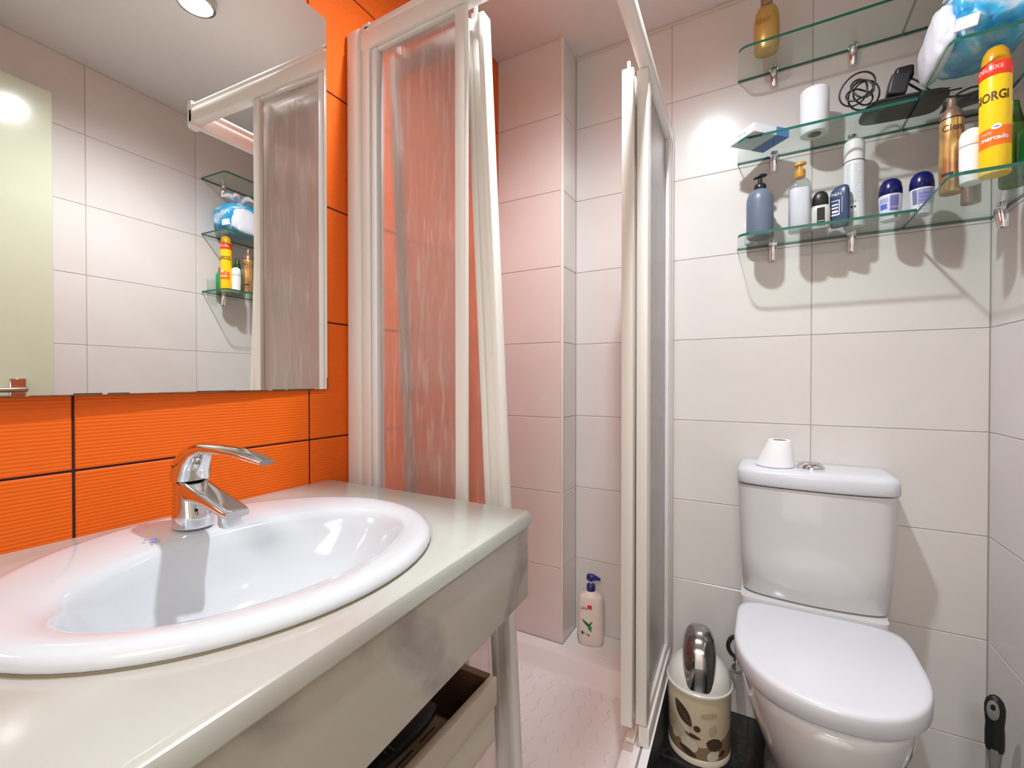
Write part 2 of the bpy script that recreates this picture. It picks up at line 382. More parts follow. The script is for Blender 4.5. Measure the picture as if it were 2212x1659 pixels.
# ------------------------------------------------------------------ vanity: slab, apron, shelf box
def fx(y): return .5395+(.735-y)*.058      # front edge of the slab
va = thing('vanity_counter', 'cream marble vanity counter with deep front apron under the basin', 'counter', (0, 0, 0))
CE, SR = Vector((.295, .360)), (.235, .262)   # basin centre and rim radii
def slab():
    bm = bmesh.new(); k = 64
    hole = [(CE.x+.205*math.cos(2*PI*i/k), CE.y+.232*math.sin(2*PI*i/k)) for i in range(k)]
    Y1, Y2 = -.42, .735
    def outer(t):
        # ray from the basin centre to the slab outline
        d = Vector((math.cos(t), math.sin(t))); best = 9
        if d.x < 0: best = min(best, (0.0015-CE.x)/d.x)
        if d.y > 0: best = min(best, (Y2-CE.y)/d.y)
        if d.y < 0: best = min(best, (Y1-CE.y)/d.y)
        # front: x = .5395+(.735-y)*.058
        den = d.x+.058*d.y
        if den > 0:
            tt = (.5395+(.735-CE.y)*.058-CE.x)/den
            if tt > 0: best = min(best, tt)
        return CE+d*best
    angs = [2*PI*i/k for i in range(k)]
    corners = [Vector((fx(Y2), Y2)), Vector((fx(Y1), Y1)), Vector((.0015, Y1)), Vector((.0015, Y2))]
    out = [outer(a) for a in angs]
    for c in corners:
        a = math.atan2(c.y-CE.y, c.x-CE.x) % (2*PI); i = round(a/(2*PI)*k) % k; out[i] = c
    R = .008
    def shrink(p, s, dz):
        q = Vector(p)
        if q.x > .45: q.x -= s
        if q.y > Y2-.02: q.y -= s*.5
        return (q.x, q.y, dz)
    rings = [[(x, y, .829) for x, y in hole], [shrink(p, .003, .829) for p in out], [shrink(p, 0, .832) for p in out],
             [shrink(p, 0, .847) for p in out], [shrink(p, .0022, .8525) for p in out], [shrink(p, .007, .8555) for p in out], [shrink(p, .011, .856) for p in out], [(x, y, .856) for x, y in hole]]
    V = loft(bm, rings, False, False)
    for i in range(k): bm.faces.new((V[-1][i], V[-1][(i+1) % k], V[0][(i+1) % k], V[0][i]))
    return obj('worktop', bm, M['marble'], va, 30)
slab()
bm = bmesh.new()
ap = [(fx(.733)-.0045, .7325), (fx(-.42)-.0045, -.42), (fx(-.42)-.0245, -.42), (fx(.733)-.0245, .7325)]
prism(bm, ap, .698, .8275); bmesh.ops.bevel(bm, geom=bm.edges[:], offset=.002, segments=1, affect='EDGES'); obj('apron', bm, M['marble_apron'], va)
bm = bmesh.new(); prism(bm, [(a+.0006, b) for a, b in ap], .8276, .8289); obj('joint', bm, mat('yellow_silicone', (.62, .5, .34), .6), va)
box('end_panel', (.0015, .711, .698), (fx(.728)-.0275, .731, .8285), M['marble_apron'], va)
box('end_panel', (.0015, -.42, .0), (fx(-.42)-.0275, -.40, .8285), M['marble_apron'], va)
for yy in (-.20, .66): box('bracket', (.002, yy, .74), (.50, yy+.03, .827), M['brown'], va, .003)

sb = thing('storage_shelf_box', 'open cream shelf box with dark brown inside below the counter', 'shelf', (0, 0, 0))
X1 = .463
box('front_panel', (X1-.016, -.40, .468), (X1, .742, .522), M['cream_panel'], sb, .003, 2)
box('lower_rail', (X1-.022, -.40, .395), (X1-.004, .742, .4675), mat('cream_lacquer', (.66, .60, .49), .3), sb, .006, 3)
box('end_panel', (.002, .727, .40), (X1-.0165, .743, .522), M['brown'], sb)
box('end_panel', (.002, -.40, .40), (X1-.0165, -.385, .522), M['brown'], sb)
box('bottom_board', (.002, -.384, .40), (X1-.0225, .7265, .414), M['brown'], sb)
box('divider', (X1-.21, -.384, .4145), (X1-.194, .60, .50), M['brown'], sb)
for yy in (-.38, .70):
    box('leg', (.012, yy, .0), (.05, yy+.038, .399), M['cream_panel'], sb)

# hair brush inside the box
hb = thing('hair_brush', 'black hair brush with wooden back lying in the shelf box', 'brush', (.362, .52, .503), math.radians(-4))
bm = bmesh.new()
loft(bm, [sell(0, 0, .030*s, .118*s2, z, 2.4, 28) for s, s2, z in ((.8, .96, -.008), (1, 1, -.003), (1, 1, .006), (.7, .9, .012))])
obj('paddle', bm, M['black'], hb, 50, loc=(.022, .0, .006))
bm = bmesh.new(); tube(bm, smooth_path([(-.0, -.11, .0), (-.0, -.15, -.002), (-.0, -.22, -.004), (0, -.26, -.004)], 5), .011, 10); obj('handle', bm, M['black'], hb, True, loc=(.022, 0, .006))
bm = bmesh.new()
for k in (-.016, -.008): bx(bm, (-.03, -.022+k*1.4, .0185), (.03, -.018+k*1.4, .0205))
obj('band', bm, M['nickel'], hb, loc=(.022, .03, -.001))
wd = mat('pale_wood', (.30, .22, .13), .5); noise_color(wd, (.20, .11, .07), (.36, .28, .17), 14, 4, stretch=(1, .2, 1))
cb = tag(box('wooden_comb_tray', (.402, .36, .4145), (.438, .625, .500), wd), 'flat pale wooden tray under the hair brush in the shelf box', 'tray')
for i in range(4): box('slot', (.419, .40+i*.055, .5002), (.4215, .44+i*.055, .5008), M['black'], cb)

# ------------------------------------------------------------------ basin
ba = thing('wash_basin', 'oval white ceramic drop-in wash basin set in the marble counter', 'basin', (CE.x, CE.y, .856))
bm = bmesh.new(); K = 72
def ring(cx, cy, rx, ry, z, n=2.): return sell(cx, cy, rx, ry, z, n, K)
rings = [ring(0, 0, .200, .228, -.012), ring(0, 0, .232, .259, .0005), ring(0, 0, .2350, .262, .003), ring(0, 0, .2352, .2622, .007), ring(0, 0, .2325, .2595, .0125), ring(0, 0, .226, .253, .0162), ring(.002, 0, .216, .243, .0175),
         ring(.022, .001, .176, .219, .0155), ring(.034, .001, .150, .209, .0125), ring(.038, .001, .143, .203, .0085), ring(.039, .001, .138, .197, .001),
         ring(.038, .001, .131, .186, -.020), ring(.035, .001, .118, .165, -.055), ring(.030, 0, .098, .130, -.085), ring(.024, 0, .070, .085, -.104), ring(.018, 0, .040, .045, -.113), ring(.015, 0, .022, .022, -.116)]
loft(bm, rings, False, False); obj('bowl', bm, M['ceramic'], ba, True)
bm = bmesh.new(); lathe(bm, [(.0215, -.122), (.0225, -.114), (.0205, -.1115), (.012, -.1125), (.001, -.1135)], 28, .015, 0); obj('drain', bm, M['chrome'], ba, True)
bm = bmesh.new(); loft(bm, [ring(0, 0, .2350, .2622, -.0008), ring(0, 0, .2355, .2625, .0002), ring(0, 0, .2340, .2612, .0018)], False, False); obj('sealant_ring', bm, mat('mould_sealant', (.20, .165, .10), .6), ba, True)
bm = bmesh.new()
for (x, y_, r_) in ((-.122, -.058, .0042), (-.114, -.062, .002), (-.128, -.066, .0018)):
    lathe(bm, [(.0001, .0176), (r_, .0176), (r_*.6, .0186), (.0001, .0188)], 10, x, y_)
obj('toothpaste_spot', bm, mat('blue_spot', (.12, .25, .75), .4), ba)

# ------------------------------------------------------------------ tap
tp = thing('basin_tap', 'chrome single-lever mixer tap at the back of the wash basin', 'tap', (.150, .362, .8735), 0)
# body: sections lean back a little while rising
bm = bmesh.new()
def blk(x, y, rx, ry, z, n, tx=0.):   # section tilted: z rises/falls with x
    return [(a, b, c+(a-x)*tx) for a, b, c in sell(x, y, rx, ry, z, n, 36)]
loft(bm, [blk(0, 0, .027, .026, 0, 2.2), blk(0, 0, .0275, .0265, .003, 2.2), blk(-.001, 0, .0255, .025, .02, 2.4), blk(-.003, 0, .0235, .0235, .045, 2.6), blk(-.004, 0, .022, .0225, .060, 2.8, -.25), blk(-.005, 0, .0215, .022, .070, 2.8, -.45)])
obj('body', bm, M['chrome'], tp, 40)
# spout: broad wedge running out and down over the bowl
bm = bmesh.new(); secs = []
for x, zt, zb, hw in ((-.018, .078, .046, .0205), (.005, .070, .040, .0205), (.03, .0625, .040, .0198), (.06, .0545, .0385, .019), (.088, .047, .034, .0185), (.108, .0415, .030, .018), (.118, .038, .029, .0165)):
    zc, hz = (zt+zb)/2, (zt-zb)/2
    secs.append([(x, p[0], p[1]+zc) for p in [(a, b) for a, b, _ in sell(0, 0, hw, hz, 0, 5., 28)]])
loft(bm, secs); obj('spout', bm, M['chrome'], tp, 50)
bm = bmesh.new(); loft(bm, [sell(.102, 0, .0115, .0135, .015, 4, 24), sell(.102, 0, .0125, .0145, .0175, 4, 24), sell(.102, 0, .0125, .0145, .031, 4, 24)]); obj('aerator', bm, M['chrome'], tp, 50)
# lever: bulbous base, arm sweeping up and forward
bm = bmesh.new(); secs = []
path = [(-.009, .070, .024, .024, 0.), (-.008, .078, .0245, .0245, .12), (-.004, .090, .0235, .0225, .35), (.006, .103, .0215, .0185, .80), (.022, .114, .019, .0125, 1.15), (.046, .121, .0165, .0080, 1.40), (.086, .1215, .0145, .0062, 1.54), (.128, .1195, .0135, .0055, 1.62), (.168, .1150, .0125, .0048, 1.70), (.186, .1120, .0105, .0036, 1.72)]
for x, z, hy, hn, a in path:   # a: direction of travel from vertical towards +x
    nrm = Vector((math.cos(a), 0, -math.sin(a)))
    secs.append([tuple(Vector((x, p, z))+nrm*q) for p, q in [(u, v) for u, v, _ in sell(0, 0, hy, hn, 0, 2.8, 28)]])
loft(bm, secs); obj('lever', bm, M['chrome'], tp, 50)
bm = bmesh.new(); lathe(bm, [(.001, .0695), (.0215, .0695), (.0215, .072), (.001, .072)], 28, -.008, 0); obj('collar', bm, M['black'], tp)
bm = bmesh.new(); tube(bm, [(-.026, 0, .03), (-.026, 0, .10)], .0018, 8); lathe(bm, [(.001, .098), (.0045, .100), (.0045, .108), (.001, .110)], 12, -.026, 0); obj('drain_rod', bm, M['chrome'], tp, 40)

# ------------------------------------------------------------------ shower tray
tr = thing('shower_tray', 'low white acrylic shower tray in the corner behind the sliding doors', 'shower tray')
XO = lambda y: .630+.040*(D-y)    # outer edge of the tray, slightly skewed
bm = bmesh.new()
o4 = [(.0015, .770), (XO(.770), .770), (XO(PF), PF-.001), (.0015, PF-.001)]
def inset(q, l, f, r, b, z): return [(q[0][0]+l, q[0][1]+f, z), (q[1][0]-r, q[1][1]+f, z), (q[2][0]-r, q[2][1]-b, z), (q[3][0]+l, q[3][1]-b, z)]
def rr(q, rad, n=5):   # round the corners of a 4-gon
    out = []
    for i in range(4):
        p, a, b = Vector(q[i]), Vector(q[i-1]), Vector(q[(i+1) % 4])
        u, v = (a-p).normalized()*rad, (b-p).normalized()*rad
        for k in range(n+1):
            t = k/n; out.append(tuple(p+u*(1-t)**2+v*t**2))
    return out
rg = [rr(inset(o4, 0, 0, 0, 0, 0), .004), rr(inset(o4, 0, 0, 0, 0, .130), .004), rr(inset(o4, .003, .003, .003, .003, .1345), .006),
      rr(inset(o4, .03, .055, .055, .050, .1345), .035), rr(inset(o4, .036, .061, .061, .056, .129), .04), rr(inset(o4, .052, .078, .076, .074, .076), .05), rr(inset(o4, .066, .092, .090, .088, .068), .05)]
loft(bm, rg, False, True)
obj('basin_shell', bm, M['acrylic'], tr, 45)
box('rear_ledge', (PX+.001, PF-.0005, 0), (XO(D)-.004, D-.001, .1345), M['acrylic'], tr, .002)
bm = bmesh.new(); random.seed(11)   # raised wavy anti-slip ribs
for i in range(11):
    x = .12+i*.042
    for s0 in (0, 1, 2, 3, 4):
        ya = .92+s0*.105+(i % 2)*.05
        pts = [(x+.006*math.sin(k*1.3+i), ya+k*.011, .0685) for k in range(8)]
        tube(bm, pts, [.0004]+[.0014]*6+[.0004], 6)
obj('anti_slip_rib', bm, M['acrylic'], tr, True)
bm = bmesh.new(); lathe(bm, [(.045, .0682), (.045, .071), (.04, .073), (.001, .0735)], 32, .20, 1.02); obj('drain', bm, M['chrome'], tr, 40)

# ------------------------------------------------------------------ shower enclosure
en = thing('shower_enclosure', 'corner shower enclosure with cream frames and textured glass sliding panels', 'shower enclosure')
def enclosure_side(origin, ang, inn, length, prof_w, glass_end, stile_w, door_r_top, door_w, tilt, stile_fancy=True, z_lo=.1375, b_len=None, near_lo=None, st_y=.018, pw=.95):
    """origin at the wall, local x along the run, local y towards the inside (inn=+1) """
    f = bpy.data.objects.new('side_frame', None)
    c, s = math.cos(ang), math.sin(ang)
    def P(x, y, z): return (origin[0]+c*x-s*y*inn, origin[1]+s*x+c*y*inn, z)
    def bar(name, x0, x1, y0, y1, z0, z1, m, par, bev=.002, seg=2, shear=0., zr=1.0):
        bm = bmesh.new(); vs = bx(bm, (x0, y0, z0), (x1, y1, z1), bev, seg)
        for v in bm.verts:
            X = v.co.x+shear*(1.9-v.co.z); v.co = Vector(P(X, v.co.y, v.co.z))
        return obj(name, bm, m, par, 35)
    ZT = 1.958
    # wall profile : rounded outer leaf, groove, inner leaf
    bm = bmesh.new()
    for (x0, x1, y0, y1, b) in ((.0005, .052, .0, .036, .010), (.050, .056, .008, .03, .001), (.055, prof_w-.003, .002, .034, .003)):
        bx(bm, (x0, y0, z_lo), (x1, y1, ZT-.004), b, 3)
    for v in bm.verts: v.co = Vector(P(*v.co))
    obj('wall_profile', bm, M['pvc'], en, 35)
    # rails
    bar('top_rail', prof_w-.03, length, -.002, .028, 1.889, 1.932, M['white_frame'], en, .004, 2)
    bm = bmesh.new(); bx(bm, (prof_w-.03, .002, 1.930), (length, .026, 1.955), .010, 3)
    for v in bm.verts: v.co = Vector(P(*v.co))
    obj('rail_cover', bm, M['white_frame'], en, 40)
    bar('bottom_rail', prof_w-.03, b_len or length, .0, .028, .1375, z_lo+.0195, M['pvc'], en, .003, 2)
    bar('bottom_track', prof_w, b_len or length, .038, .062, .1375, .148, M['pvc'], en, .002, 1)
    # fixed panel
    gx0, gx1 = prof_w+.018, glass_end
    b0 = bar('fixed_stile', prof_w, gx0, .004, .028, z_lo+.02, 1.887, M['white_plastic'], en)
    bar('fixed_stile', gx1, gx1+stile_w, .004, st_y, near_lo or z_lo+.02, 1.887, M['pvc'], en)
    bar('fixed_rail', gx0, gx1, .006, .026, 1.880, 1.8885, M['pvc'], en)
    bar('fixed_rail', gx0, gx1, .006, .026, z_lo+.0205, z_lo+.05, M['pvc'], en)
    bar('fixed_glass', gx0-.004, gx1+.004, .0145, .0175, z_lo+.04, 1.884, M['frosted'], en, 0)
    # sliding door, hanging crooked
    dr1 = door_r_top; dl1 = dr1-door_w
    zt, zb = 1.885, near_lo or z_lo+.012
    bm = bmesh.new()
    prof = ((0, .018, .036, .066), (.016, .040, .044, .060), (.038, .054, .038, .064)) if stile_fancy else ((0, .05, .046, .062),)
    def stile(bm, xr, sgn):
        for a, b, y0, y1 in (prof if sgn > 0 else ((0, .022, .044, .060),)):
            x0, x1 = (xr-b*pw, xr-a*pw) if sgn > 0 else (xr+a, xr+b)
            bx(bm, (x0, y0, zb), (x1, y1, zt), .003, 2)
    stile(bm, dr1, 1)
    for v in bm.verts: v.co = Vector(P(v.co.x+tilt*(1.9-v.co.z), v.co.y, v.co.z))
    dd = obj('sliding_door', bm, M['white_frame'], en, 35)
    bm = bmesh.new(); stile(bm, dl1, -1)
    for v in bm.verts: v.co = Vector(P(v.co.x+tilt*(1.9-v.co.z), v.co.y, v.co.z))
    obj('stile', bm, M['white_frame'], dd, 35)
    for z0, z1 in ((zt-.05, zt-.002), (zb+.002, zb+.045)):
        bm = bmesh.new(); bx(bm, (dl1+.020, .046, z0), (dr1-.034, .062, z1), .003, 2)
        for v in bm.verts: v.co = Vector(P(v.co.x+tilt*(1.9-v.co.z), v.co.y, v.co.z+tilt*.5*(dr1-v.co.x)*0))
        obj('rail', bm, M['white_frame'], dd, 35)
    bm = bmesh.new(); bx(bm, (dl1+.016, .0535, zb+.03), (dr1-.036, .0565, zt-.04))
    for v in bm.verts: v.co = Vector(P(v.co.x+tilt*(1.9-v.co.z), v.co.y, v.co.z))
    obj('glass', bm, M['frosted'], dd)
    for xx in (dl1+.03, dr1-.03):
        bm = bmesh.new()
        bx(bm, (xx-.004, .050, zt-.003), (xx+.004, .058, zt+.035), .001); bx(bm, (xx-.012, .052, zt-.003), (xx+.002, .056, zt+.020), .001)
        for v in bm.verts: v.co = Vector(P(v.co.x+tilt*(1.9-v.co.z), v.co.y, v.co.z))
        obj('roller', bm, M['white_plastic'], dd)
bpy.context.view_layer.update()
enclosure_side((.0, .780), 0., 1, .655, .085, .332, .027, .383, .285, .050)
SA = math.atan2(-1, .040)
enclosure_side((.636, D-.0006), SA, -1, .850, .085, .430, .045, .497, .300, .000, z_lo=.172, b_len=.46, near_lo=.205, st_y=.032, pw=1.)
bm = bmesh.new()
for z0, z1 in ((1.885, 1.957), (.1375, .160)):
    bm = bmesh.new()
    pts = [(.6405, .778), (.655, .778)] + [(.6765-.024*(1-math.sin(t)), .778+.024*(1-math.cos(t))) for t in (PI/8, PI/4, 3*PI/8, PI/2)] + [(.6765, .815), (.6405, .815)]
    prism(bm, pts, z0, z1)
    obj('corner_joint', bm, M['white_frame'], en, 40)
# sill outside the side rail
bm = bmesh.new()
for o0, o1, z0, z1, mi in ((-.030, -.0165, .1350, .1365, 0), (-.0165, -.010, .1348, .1352, 1), (-.010, .010, .1350, .1385, 0)):
    pts = [(XO(y)+o, y) for o, y in ((o0, D-.002), (o0, .775), (o1, .775), (o1, D-.002))]
    prism(bm, pts, z0, z1, mi)
obj('sill_strip', bm, [M['white_plastic'], mat('grey_seal', (.28, .29, .29), .5)], en)
bm = bmesh.new(); prism(bm, [(XO(y)+o, y) for o, y in ((.0005, D-.002), (.0005, .772), (.010, .772), (.010, D-.002))], .0, .1348)
obj('tray_skirt', bm, mat('dark_skirt', (.035, .033, .033), .5), tr)

# ------------------------------------------------------------------ shampoo bottle in the shower
sp = thing('shampoo_bottle', 'white pump bottle with dark blue nozzle and green aloe print standing on shower ledge', 'bottle', (.362, 1.570, .1345), 0)
bm = bmesh.new()
SR_ = .046
loft(bm, [sell(0, 0, SR_*s, .029*s2, z, 2.5, 40) for s, s2, z in ((.80, .7, 0), (.88, .82, .002), (.95, .92, .010), (1, 1, .03), (1, 1, .10), (.97, .97, .150), (.93, .93, .172), (.84, .86, .179), (.36, .56, .192), (.33, .52, .194))])
SPB = mat('cream_plastic', (.80, .74, .68), .35); obj('bottle_body', bm, SPB, sp, 50)
blue = mat('navy_plastic', (.012, .02, .19), .3)
bm = bmesh.new(); lathe(bm, [(.0145, .193), (.0155, .195), (.0155, .214), (.013, .2165), (.006, .217)], 24); obj('collar', bm, blue, sp, 40)
bm = bmesh.new(); tube(bm, [(0, 0, .214), (0, 0, .232)], .0035, 10); obj('stem', bm, M['white_plastic'], sp, True)
bm = bmesh.new(); loft(bm, [[(x, p[0], z+p[1]) for p in [(a, b) for a, b, _ in sell(0, 0, hy, hz, 0, 2.6, 18)]] for x, z, hy, hz in ((-.015, .241, .010, .009), (-.008, .242, .012, .0115), (.008, .242, .012, .011), (.022, .240, .008, .007), (.034, .236, .005, .004))])
tube(bm, [(0, 0, .228), (0, 0, .238)], .007, 12)
obj('pump_head', bm, blue, sp, 50)
def flat_print(parent, polys, m, y, name='label_print'):
    bm = bmesh.new()
    for pl in polys:
        a = [bm.verts.new((px, y(px), pz)) for px, pz in pl]; bm.faces.new(a)
    return obj(name, bm, m, parent)
fy = lambda x: -.0292*(max(0., 1-(abs(x)/SR_)**2.5))**(1/2.5)-.0006
def leafpoly(cx, cz, ln, wd, tilt, n=8):
    pts = []
    for i in range(n+1): t = i/n; pts.append(((t-.5)*ln, wd/2*math.sin(PI*t)))
    for i in range(n-1, 0, -1): t = i/n; pts.append(((t-.5)*ln, -wd/2*math.sin(PI*t)))
    c, s = math.cos(tilt), math.sin(tilt)
    return [(cx+x*c-z*s, cz+x*s+z*c) for x, z in pts]
sp.rotation_euler = (0, 0, math.radians(14))
green = mat('aloe_green', (.05, .26, .09), .4); dgreen = mat('dark_green', (.02, .09, .04), .4); red = mat('label_red', (.75, .02, .04), .4); ink = mat('ink', (.02, .02, .03), .5)
flat_print(sp, [leafpoly(-.010, .082, .046, .011, -.62), leafpoly(-.002, .070, .03, .012, -1.15)], green, fy)
flat_print(sp, [leafpoly(-.016, .088, .040, .005, -.70), leafpoly(.0, .084, .026, .006, -2.2)], dgreen, lambda x: fy(x)-.0003)
flat_print(sp, [[(-.010, .152), (.006, .152), (.006, .136), (-.006, .139), (-.010, .146)]], red, fy)
wrap_text('lettering', 'aloe', .016, 0, -.020, .140, ink, sp, flat_y=fy(-.02)-.0012)
wrap_text('lettering', '500 ml', .007, 0, -.018, .048, ink, sp, flat_y=fy(-.018)-.0008)
flat_print(sp, [sell(-.026, .046, .005, .006, 0, 2, 12) and [(a, b) for a, b, _ in sell(-.028, .050, .004, .006, 0, 2, 12)], [(a, b) for a, b, _ in sell(-.006, .044, .004, .003, 0, 2, 12)]], ink, lambda x: fy(x)-.0004)

# ------------------------------------------------------------------ glass shelves
def rounded(pts, rad, n=5):
    out = []
    for i, p in enumerate(pts):
        r_ = rad[i]; p = Vector(p)
        if r_ == 0: out.append(tuple(p)); continue
        a, b = Vector(pts[i-1]), Vector(pts[(i+1) % len(pts)]); u, v = (a-p).normalized()*r_, (b-p).normalized()*r_
        for k in range(n+1): t = k/n; out.append(tuple(p+u*(1-t)**2+v*t**2))
    return out
SZ = {'lowest': 1.5225, 'middle': 1.7995, 'top': 2.0655}
def clip(parent, x, y, z, rz):
    """chrome half-round shelf clip; local -y points into the room"""
    c, s = math.cos(rz), math.sin(rz)
    def T(p): return (x+c*p[0]-s*p[1], y+s*p[0]+c*p[1], z+p[2])
    bm = bmesh.new()
    pr = [(-.0115, 0), (-.0115, -.012), (-.009, -.020), (-.004, -.0245), (.004, -.0245), (.009, -.020), (.0115, -.012), (.0115, 0)]
    lo = [(a*.92, b*.72) for a, b in pr]
    loft(bm, [[T((a*.85, b*.9, -.056)) for a, b in lo], [T((a, b, -.053)) for a, b in lo], [T((a, b, -.0105)) for a, b in pr], [T((a, b, -.0085)) for a, b in pr]])
    loft(bm, [[T((a, b*.8, .0005)) for a, b in pr], [T((a, b*.8, .007)) for a, b in pr], [T((a*.8, b*.6, .010)) for a, b in pr]])
    bx_ = [(-.0115, 0), (-.0115, -.006), (.0115, -.006), (.0115, 0)]
    loft(bm, [[T((a, b, -.0085)) for a, b in bx_], [T((a, b, .0005)) for a, b in bx_]])
    return obj('clip', bm, M['chrome'], parent, 40)
def shelf(pts, rad, z, name, label):
    t = thing(name, label, 'shelf', (0, 0, 0), group='wall mounted glass shelves')
    out = rounded(pts, rad)
    bm = bmesh.new(); fs = prism(bm, out, z-.0075, z); 
    for f in fs[2:]: f.material_index = 1
    obj('glass_pane', bm, [M['shelf_glass'], M['glass_edge']], t)
    return t
for nm, z in SZ.items():
    a = shelf([(.8315, D-.0008), (.8405, 1.479), (1.2415, 1.479), (1.2415, D-.0008)], [0, .03, 0, 0], z, 'glass_shelf', f'{nm} glass shelf on the wall above the toilet')
    for x in ((.932, 1.131) if nm != 'middle' else (.934, 1.131)): clip(a, x, D, z, 0)
    b = shelf([(1.2445, D-.0008), (1.2445, 1.262), (W-.0008, 1.262), (W-.0008, D-.0008)], [0, .022, 0, 0], z, 'glass_shelf', f'{nm} glass shelf on the right hand wall by the corner')
    for y_ in (1.36, 1.555): clip(b, W, y_, z, -PI/2)

# ------------------------------------------------------------------ things on the shelves
ZL, ZM, ZT_ = SZ['lowest'], SZ['middle'], SZ['top']
def bottle(name, label, cat, x, y, z, prof, m, k=36, n=None, flat=None, rz=0.):
    t = thing(name, label, cat, (x, y, z), rz)
    bm = bmesh.new()
    if flat: loft(bm, [sell(0, 0, r, r*flat, zz, n or 2.4, k) for r, zz in prof])
    else: lathe(bm, prof, k)
    obj('bottle_body', bm, m, t, 40); return t
# grey pump bottle
x, y = .8965, 1.553
t = bottle('pump_bottle', 'slate grey pump bottle with black pump at the end of the lowest shelf', 'bottle', x, y, ZL, [(.033, 0), (.0355, .002), (.0365, .006), (.0365, .105), (.0355, .118), (.031, .130), (.022, .140), (.015, .1435), (.014, .145)], mat('slate_plastic', (.13, .165, .235), .38))
bm = bmesh.new(); lathe(bm, [(.0165, .144), (.017, .146), (.0165, .156), (.012, .161), (.006, .163), (.0055, .178), (.001, .179)], 24); obj('collar', bm, M['black'], t, 40)
bm = bmesh.new(); secs = [[(xx, p, q+zz) for p, q, _ in sell(0, 0, hy, hz, 0, 2.4, 16)] for xx, zz, hy, hz in ((-.018, .178, .004, .003), (-.010, .182, .008, .005), (.0, .185, .0105, .0055), (.012, .186, .0095, .0045), (.018, .187, .005, .003))]
loft(bm, secs); obj('pump_head', bm, M['black'], t, 50); t.rotation_euler = (0, 0, .25)
# small white bottle behind it
x, y = .873, 1.615
t = bottle('small_bottle', 'small white bottle half hidden behind the slate grey pump bottle', 'bottle', x, y, ZL, [(.018, 0), (.020, .003), (.020, .07), (.010, .082), (.010, .09)], M['white_plastic'])
bm = bmesh.new(); lathe(bm, [(.011, .090), (.011, .104), (.009, .106)], 20); obj('cap', bm, M['chrome'], t, 40)
# clear bottle of white lotion with gold pump
x, y = .9975, 1.548
t = thing('lotion_bottle', 'clear bottle of white lotion with a gold pump on the lowest shelf', 'bottle', (x, y, ZL))
def sq(prof, kk=36): return [sell(0, 0, r, r*.92, zz, nn, kk) for r, zz, nn in prof]
bm = bmesh.new(); loft(bm, sq([(.0265, 0, 3), (.028, .003, 3), (.028, .125, 3), (.026, .138, 2.6), (.018, .150, 2.2), (.0125, .155, 2), (.0125, .158, 2)])); obj('bottle_body', bm, M['clear_plastic'], t, 40)
bm = bmesh.new(); loft(bm, sq([(.0255, .003, 3), (.0268, .006, 3), (.0268, .118, 3), (.0262, .121, 3)])); obj('lotion', bm, mat('white_lotion', (.86, .86, .92), .35), t, 40)
gold = mat('gold_plastic', (.62, .33, .075), .3, .35)
bm = bmesh.new(); lathe(bm, [(.0135, .156), (.014, .158), (.014, .176), (.012, .178), (.005, .179), (.005, .188)], 24); obj('collar', bm, gold, t, 40)
bm = bmesh.new(); loft(bm, [[(xx, p, q+zz) for p, q, _ in sell(0, 0, hy, hz, 0, 2.4, 16)] for xx, zz, hy, hz in ((-.014, .193, .004, .004), (-.008, .194, .008, .006), (.002, .195, .010, .006), (.012, .196, .008, .005), (.016, .196, .004, .003))])
obj('pump_head', bm, gold, t, 50)
# clear deodorant with black cap
x, y = 1.047, 1.545
t = thing('deodorant_stick', 'small clear deodorant with black cap and black label beside the lotion bottle', 'deodorant', (x, y, ZL), cam_angle(x, y)+PI/2)
bm = bmesh.new(); loft(bm, [sell(0, 0, r, r*.6, zz, 2.6, 32) for r, zz in ((.022, 0), (.0235, .002), (.0235, .052), (.021, .062), (.017, .066))]); obj('bottle_body', bm, mat('cloudy_plastic', (.55, .55, .53), .3), t, 40)
bm = bmesh.new(); loft(bm, [sell(0, 0, r, r*.75, zz, 2.3, 32) for r, zz in ((.0185, .066), (.0195, .068), (.019, .086), (.016, .097), (.010, .104), (.003, .106))]); obj('cap', bm, M['black'], t, 50)
flat_print(t, [[(-.008, .006), (.010, .006), (.010, .056), (-.008, .056)]], M['black'], lambda x_: -.0150, 'label_print')
flat_print(t, [[(-.006, .012), (.008, .012), (.008, .014), (-.006, .014)], [(-.006, .018), (.008, .018), (.008, .020), (-.006, .020)]], mat('label_grey', (.5, .5, .5), .5), lambda x_: -.0154, 'label_print')
# navy shower gel, flat oval
x, y = 1.092, 1.548
t = thing('shower_gel', 'flat navy blue gel bottle with white label on the lowest shelf', 'bottle', (x, y, ZL), cam_angle(x, y)+PI/2-.35)
bm = bmesh.new(); loft(bm, [sell(sx, 0, r, r*.48, zz, 3.0, 36) for r, sx, zz in ((.020, 0, 0), (.0225, 0, .003), (.0235, 0, .02), (.0235, 0, .085), (.0215, .001, .100), (.016, .004, .109), (.008, .007, .113))])
obj('bottle_body', bm, mat('navy_gel', (.035, .06, .13), .3), t, 50)
wl_ = mat('label_white', (.75, .78, .85), .5)
flat_print(t, [[(-.016, .030), (.004, .030), (.004, .034), (-.016, .034)], [(.002, .034), (.004, .034), (.004, .072), (.002, .072)], [(-.016, .070), (.002, .070), (.002, .072), (-.016, .072)],
               [(-.015, .038), (0, .038), (0, .044), (-.015, .044)], [(-.015, .049), (0, .049), (0, .053), (-.015, .053)], [(-.015, .058), (0, .058), (0, .062), (-.015, .062)], [(.009, .036), (.010, .036), (.010, .080), (.009, .080)]], wl_, lambda x_: -.01175, 'label_print')
wrap_text('lettering', 'MEN', .012, 0, -.004, .088, wl_, t, flat_y=-.0113)
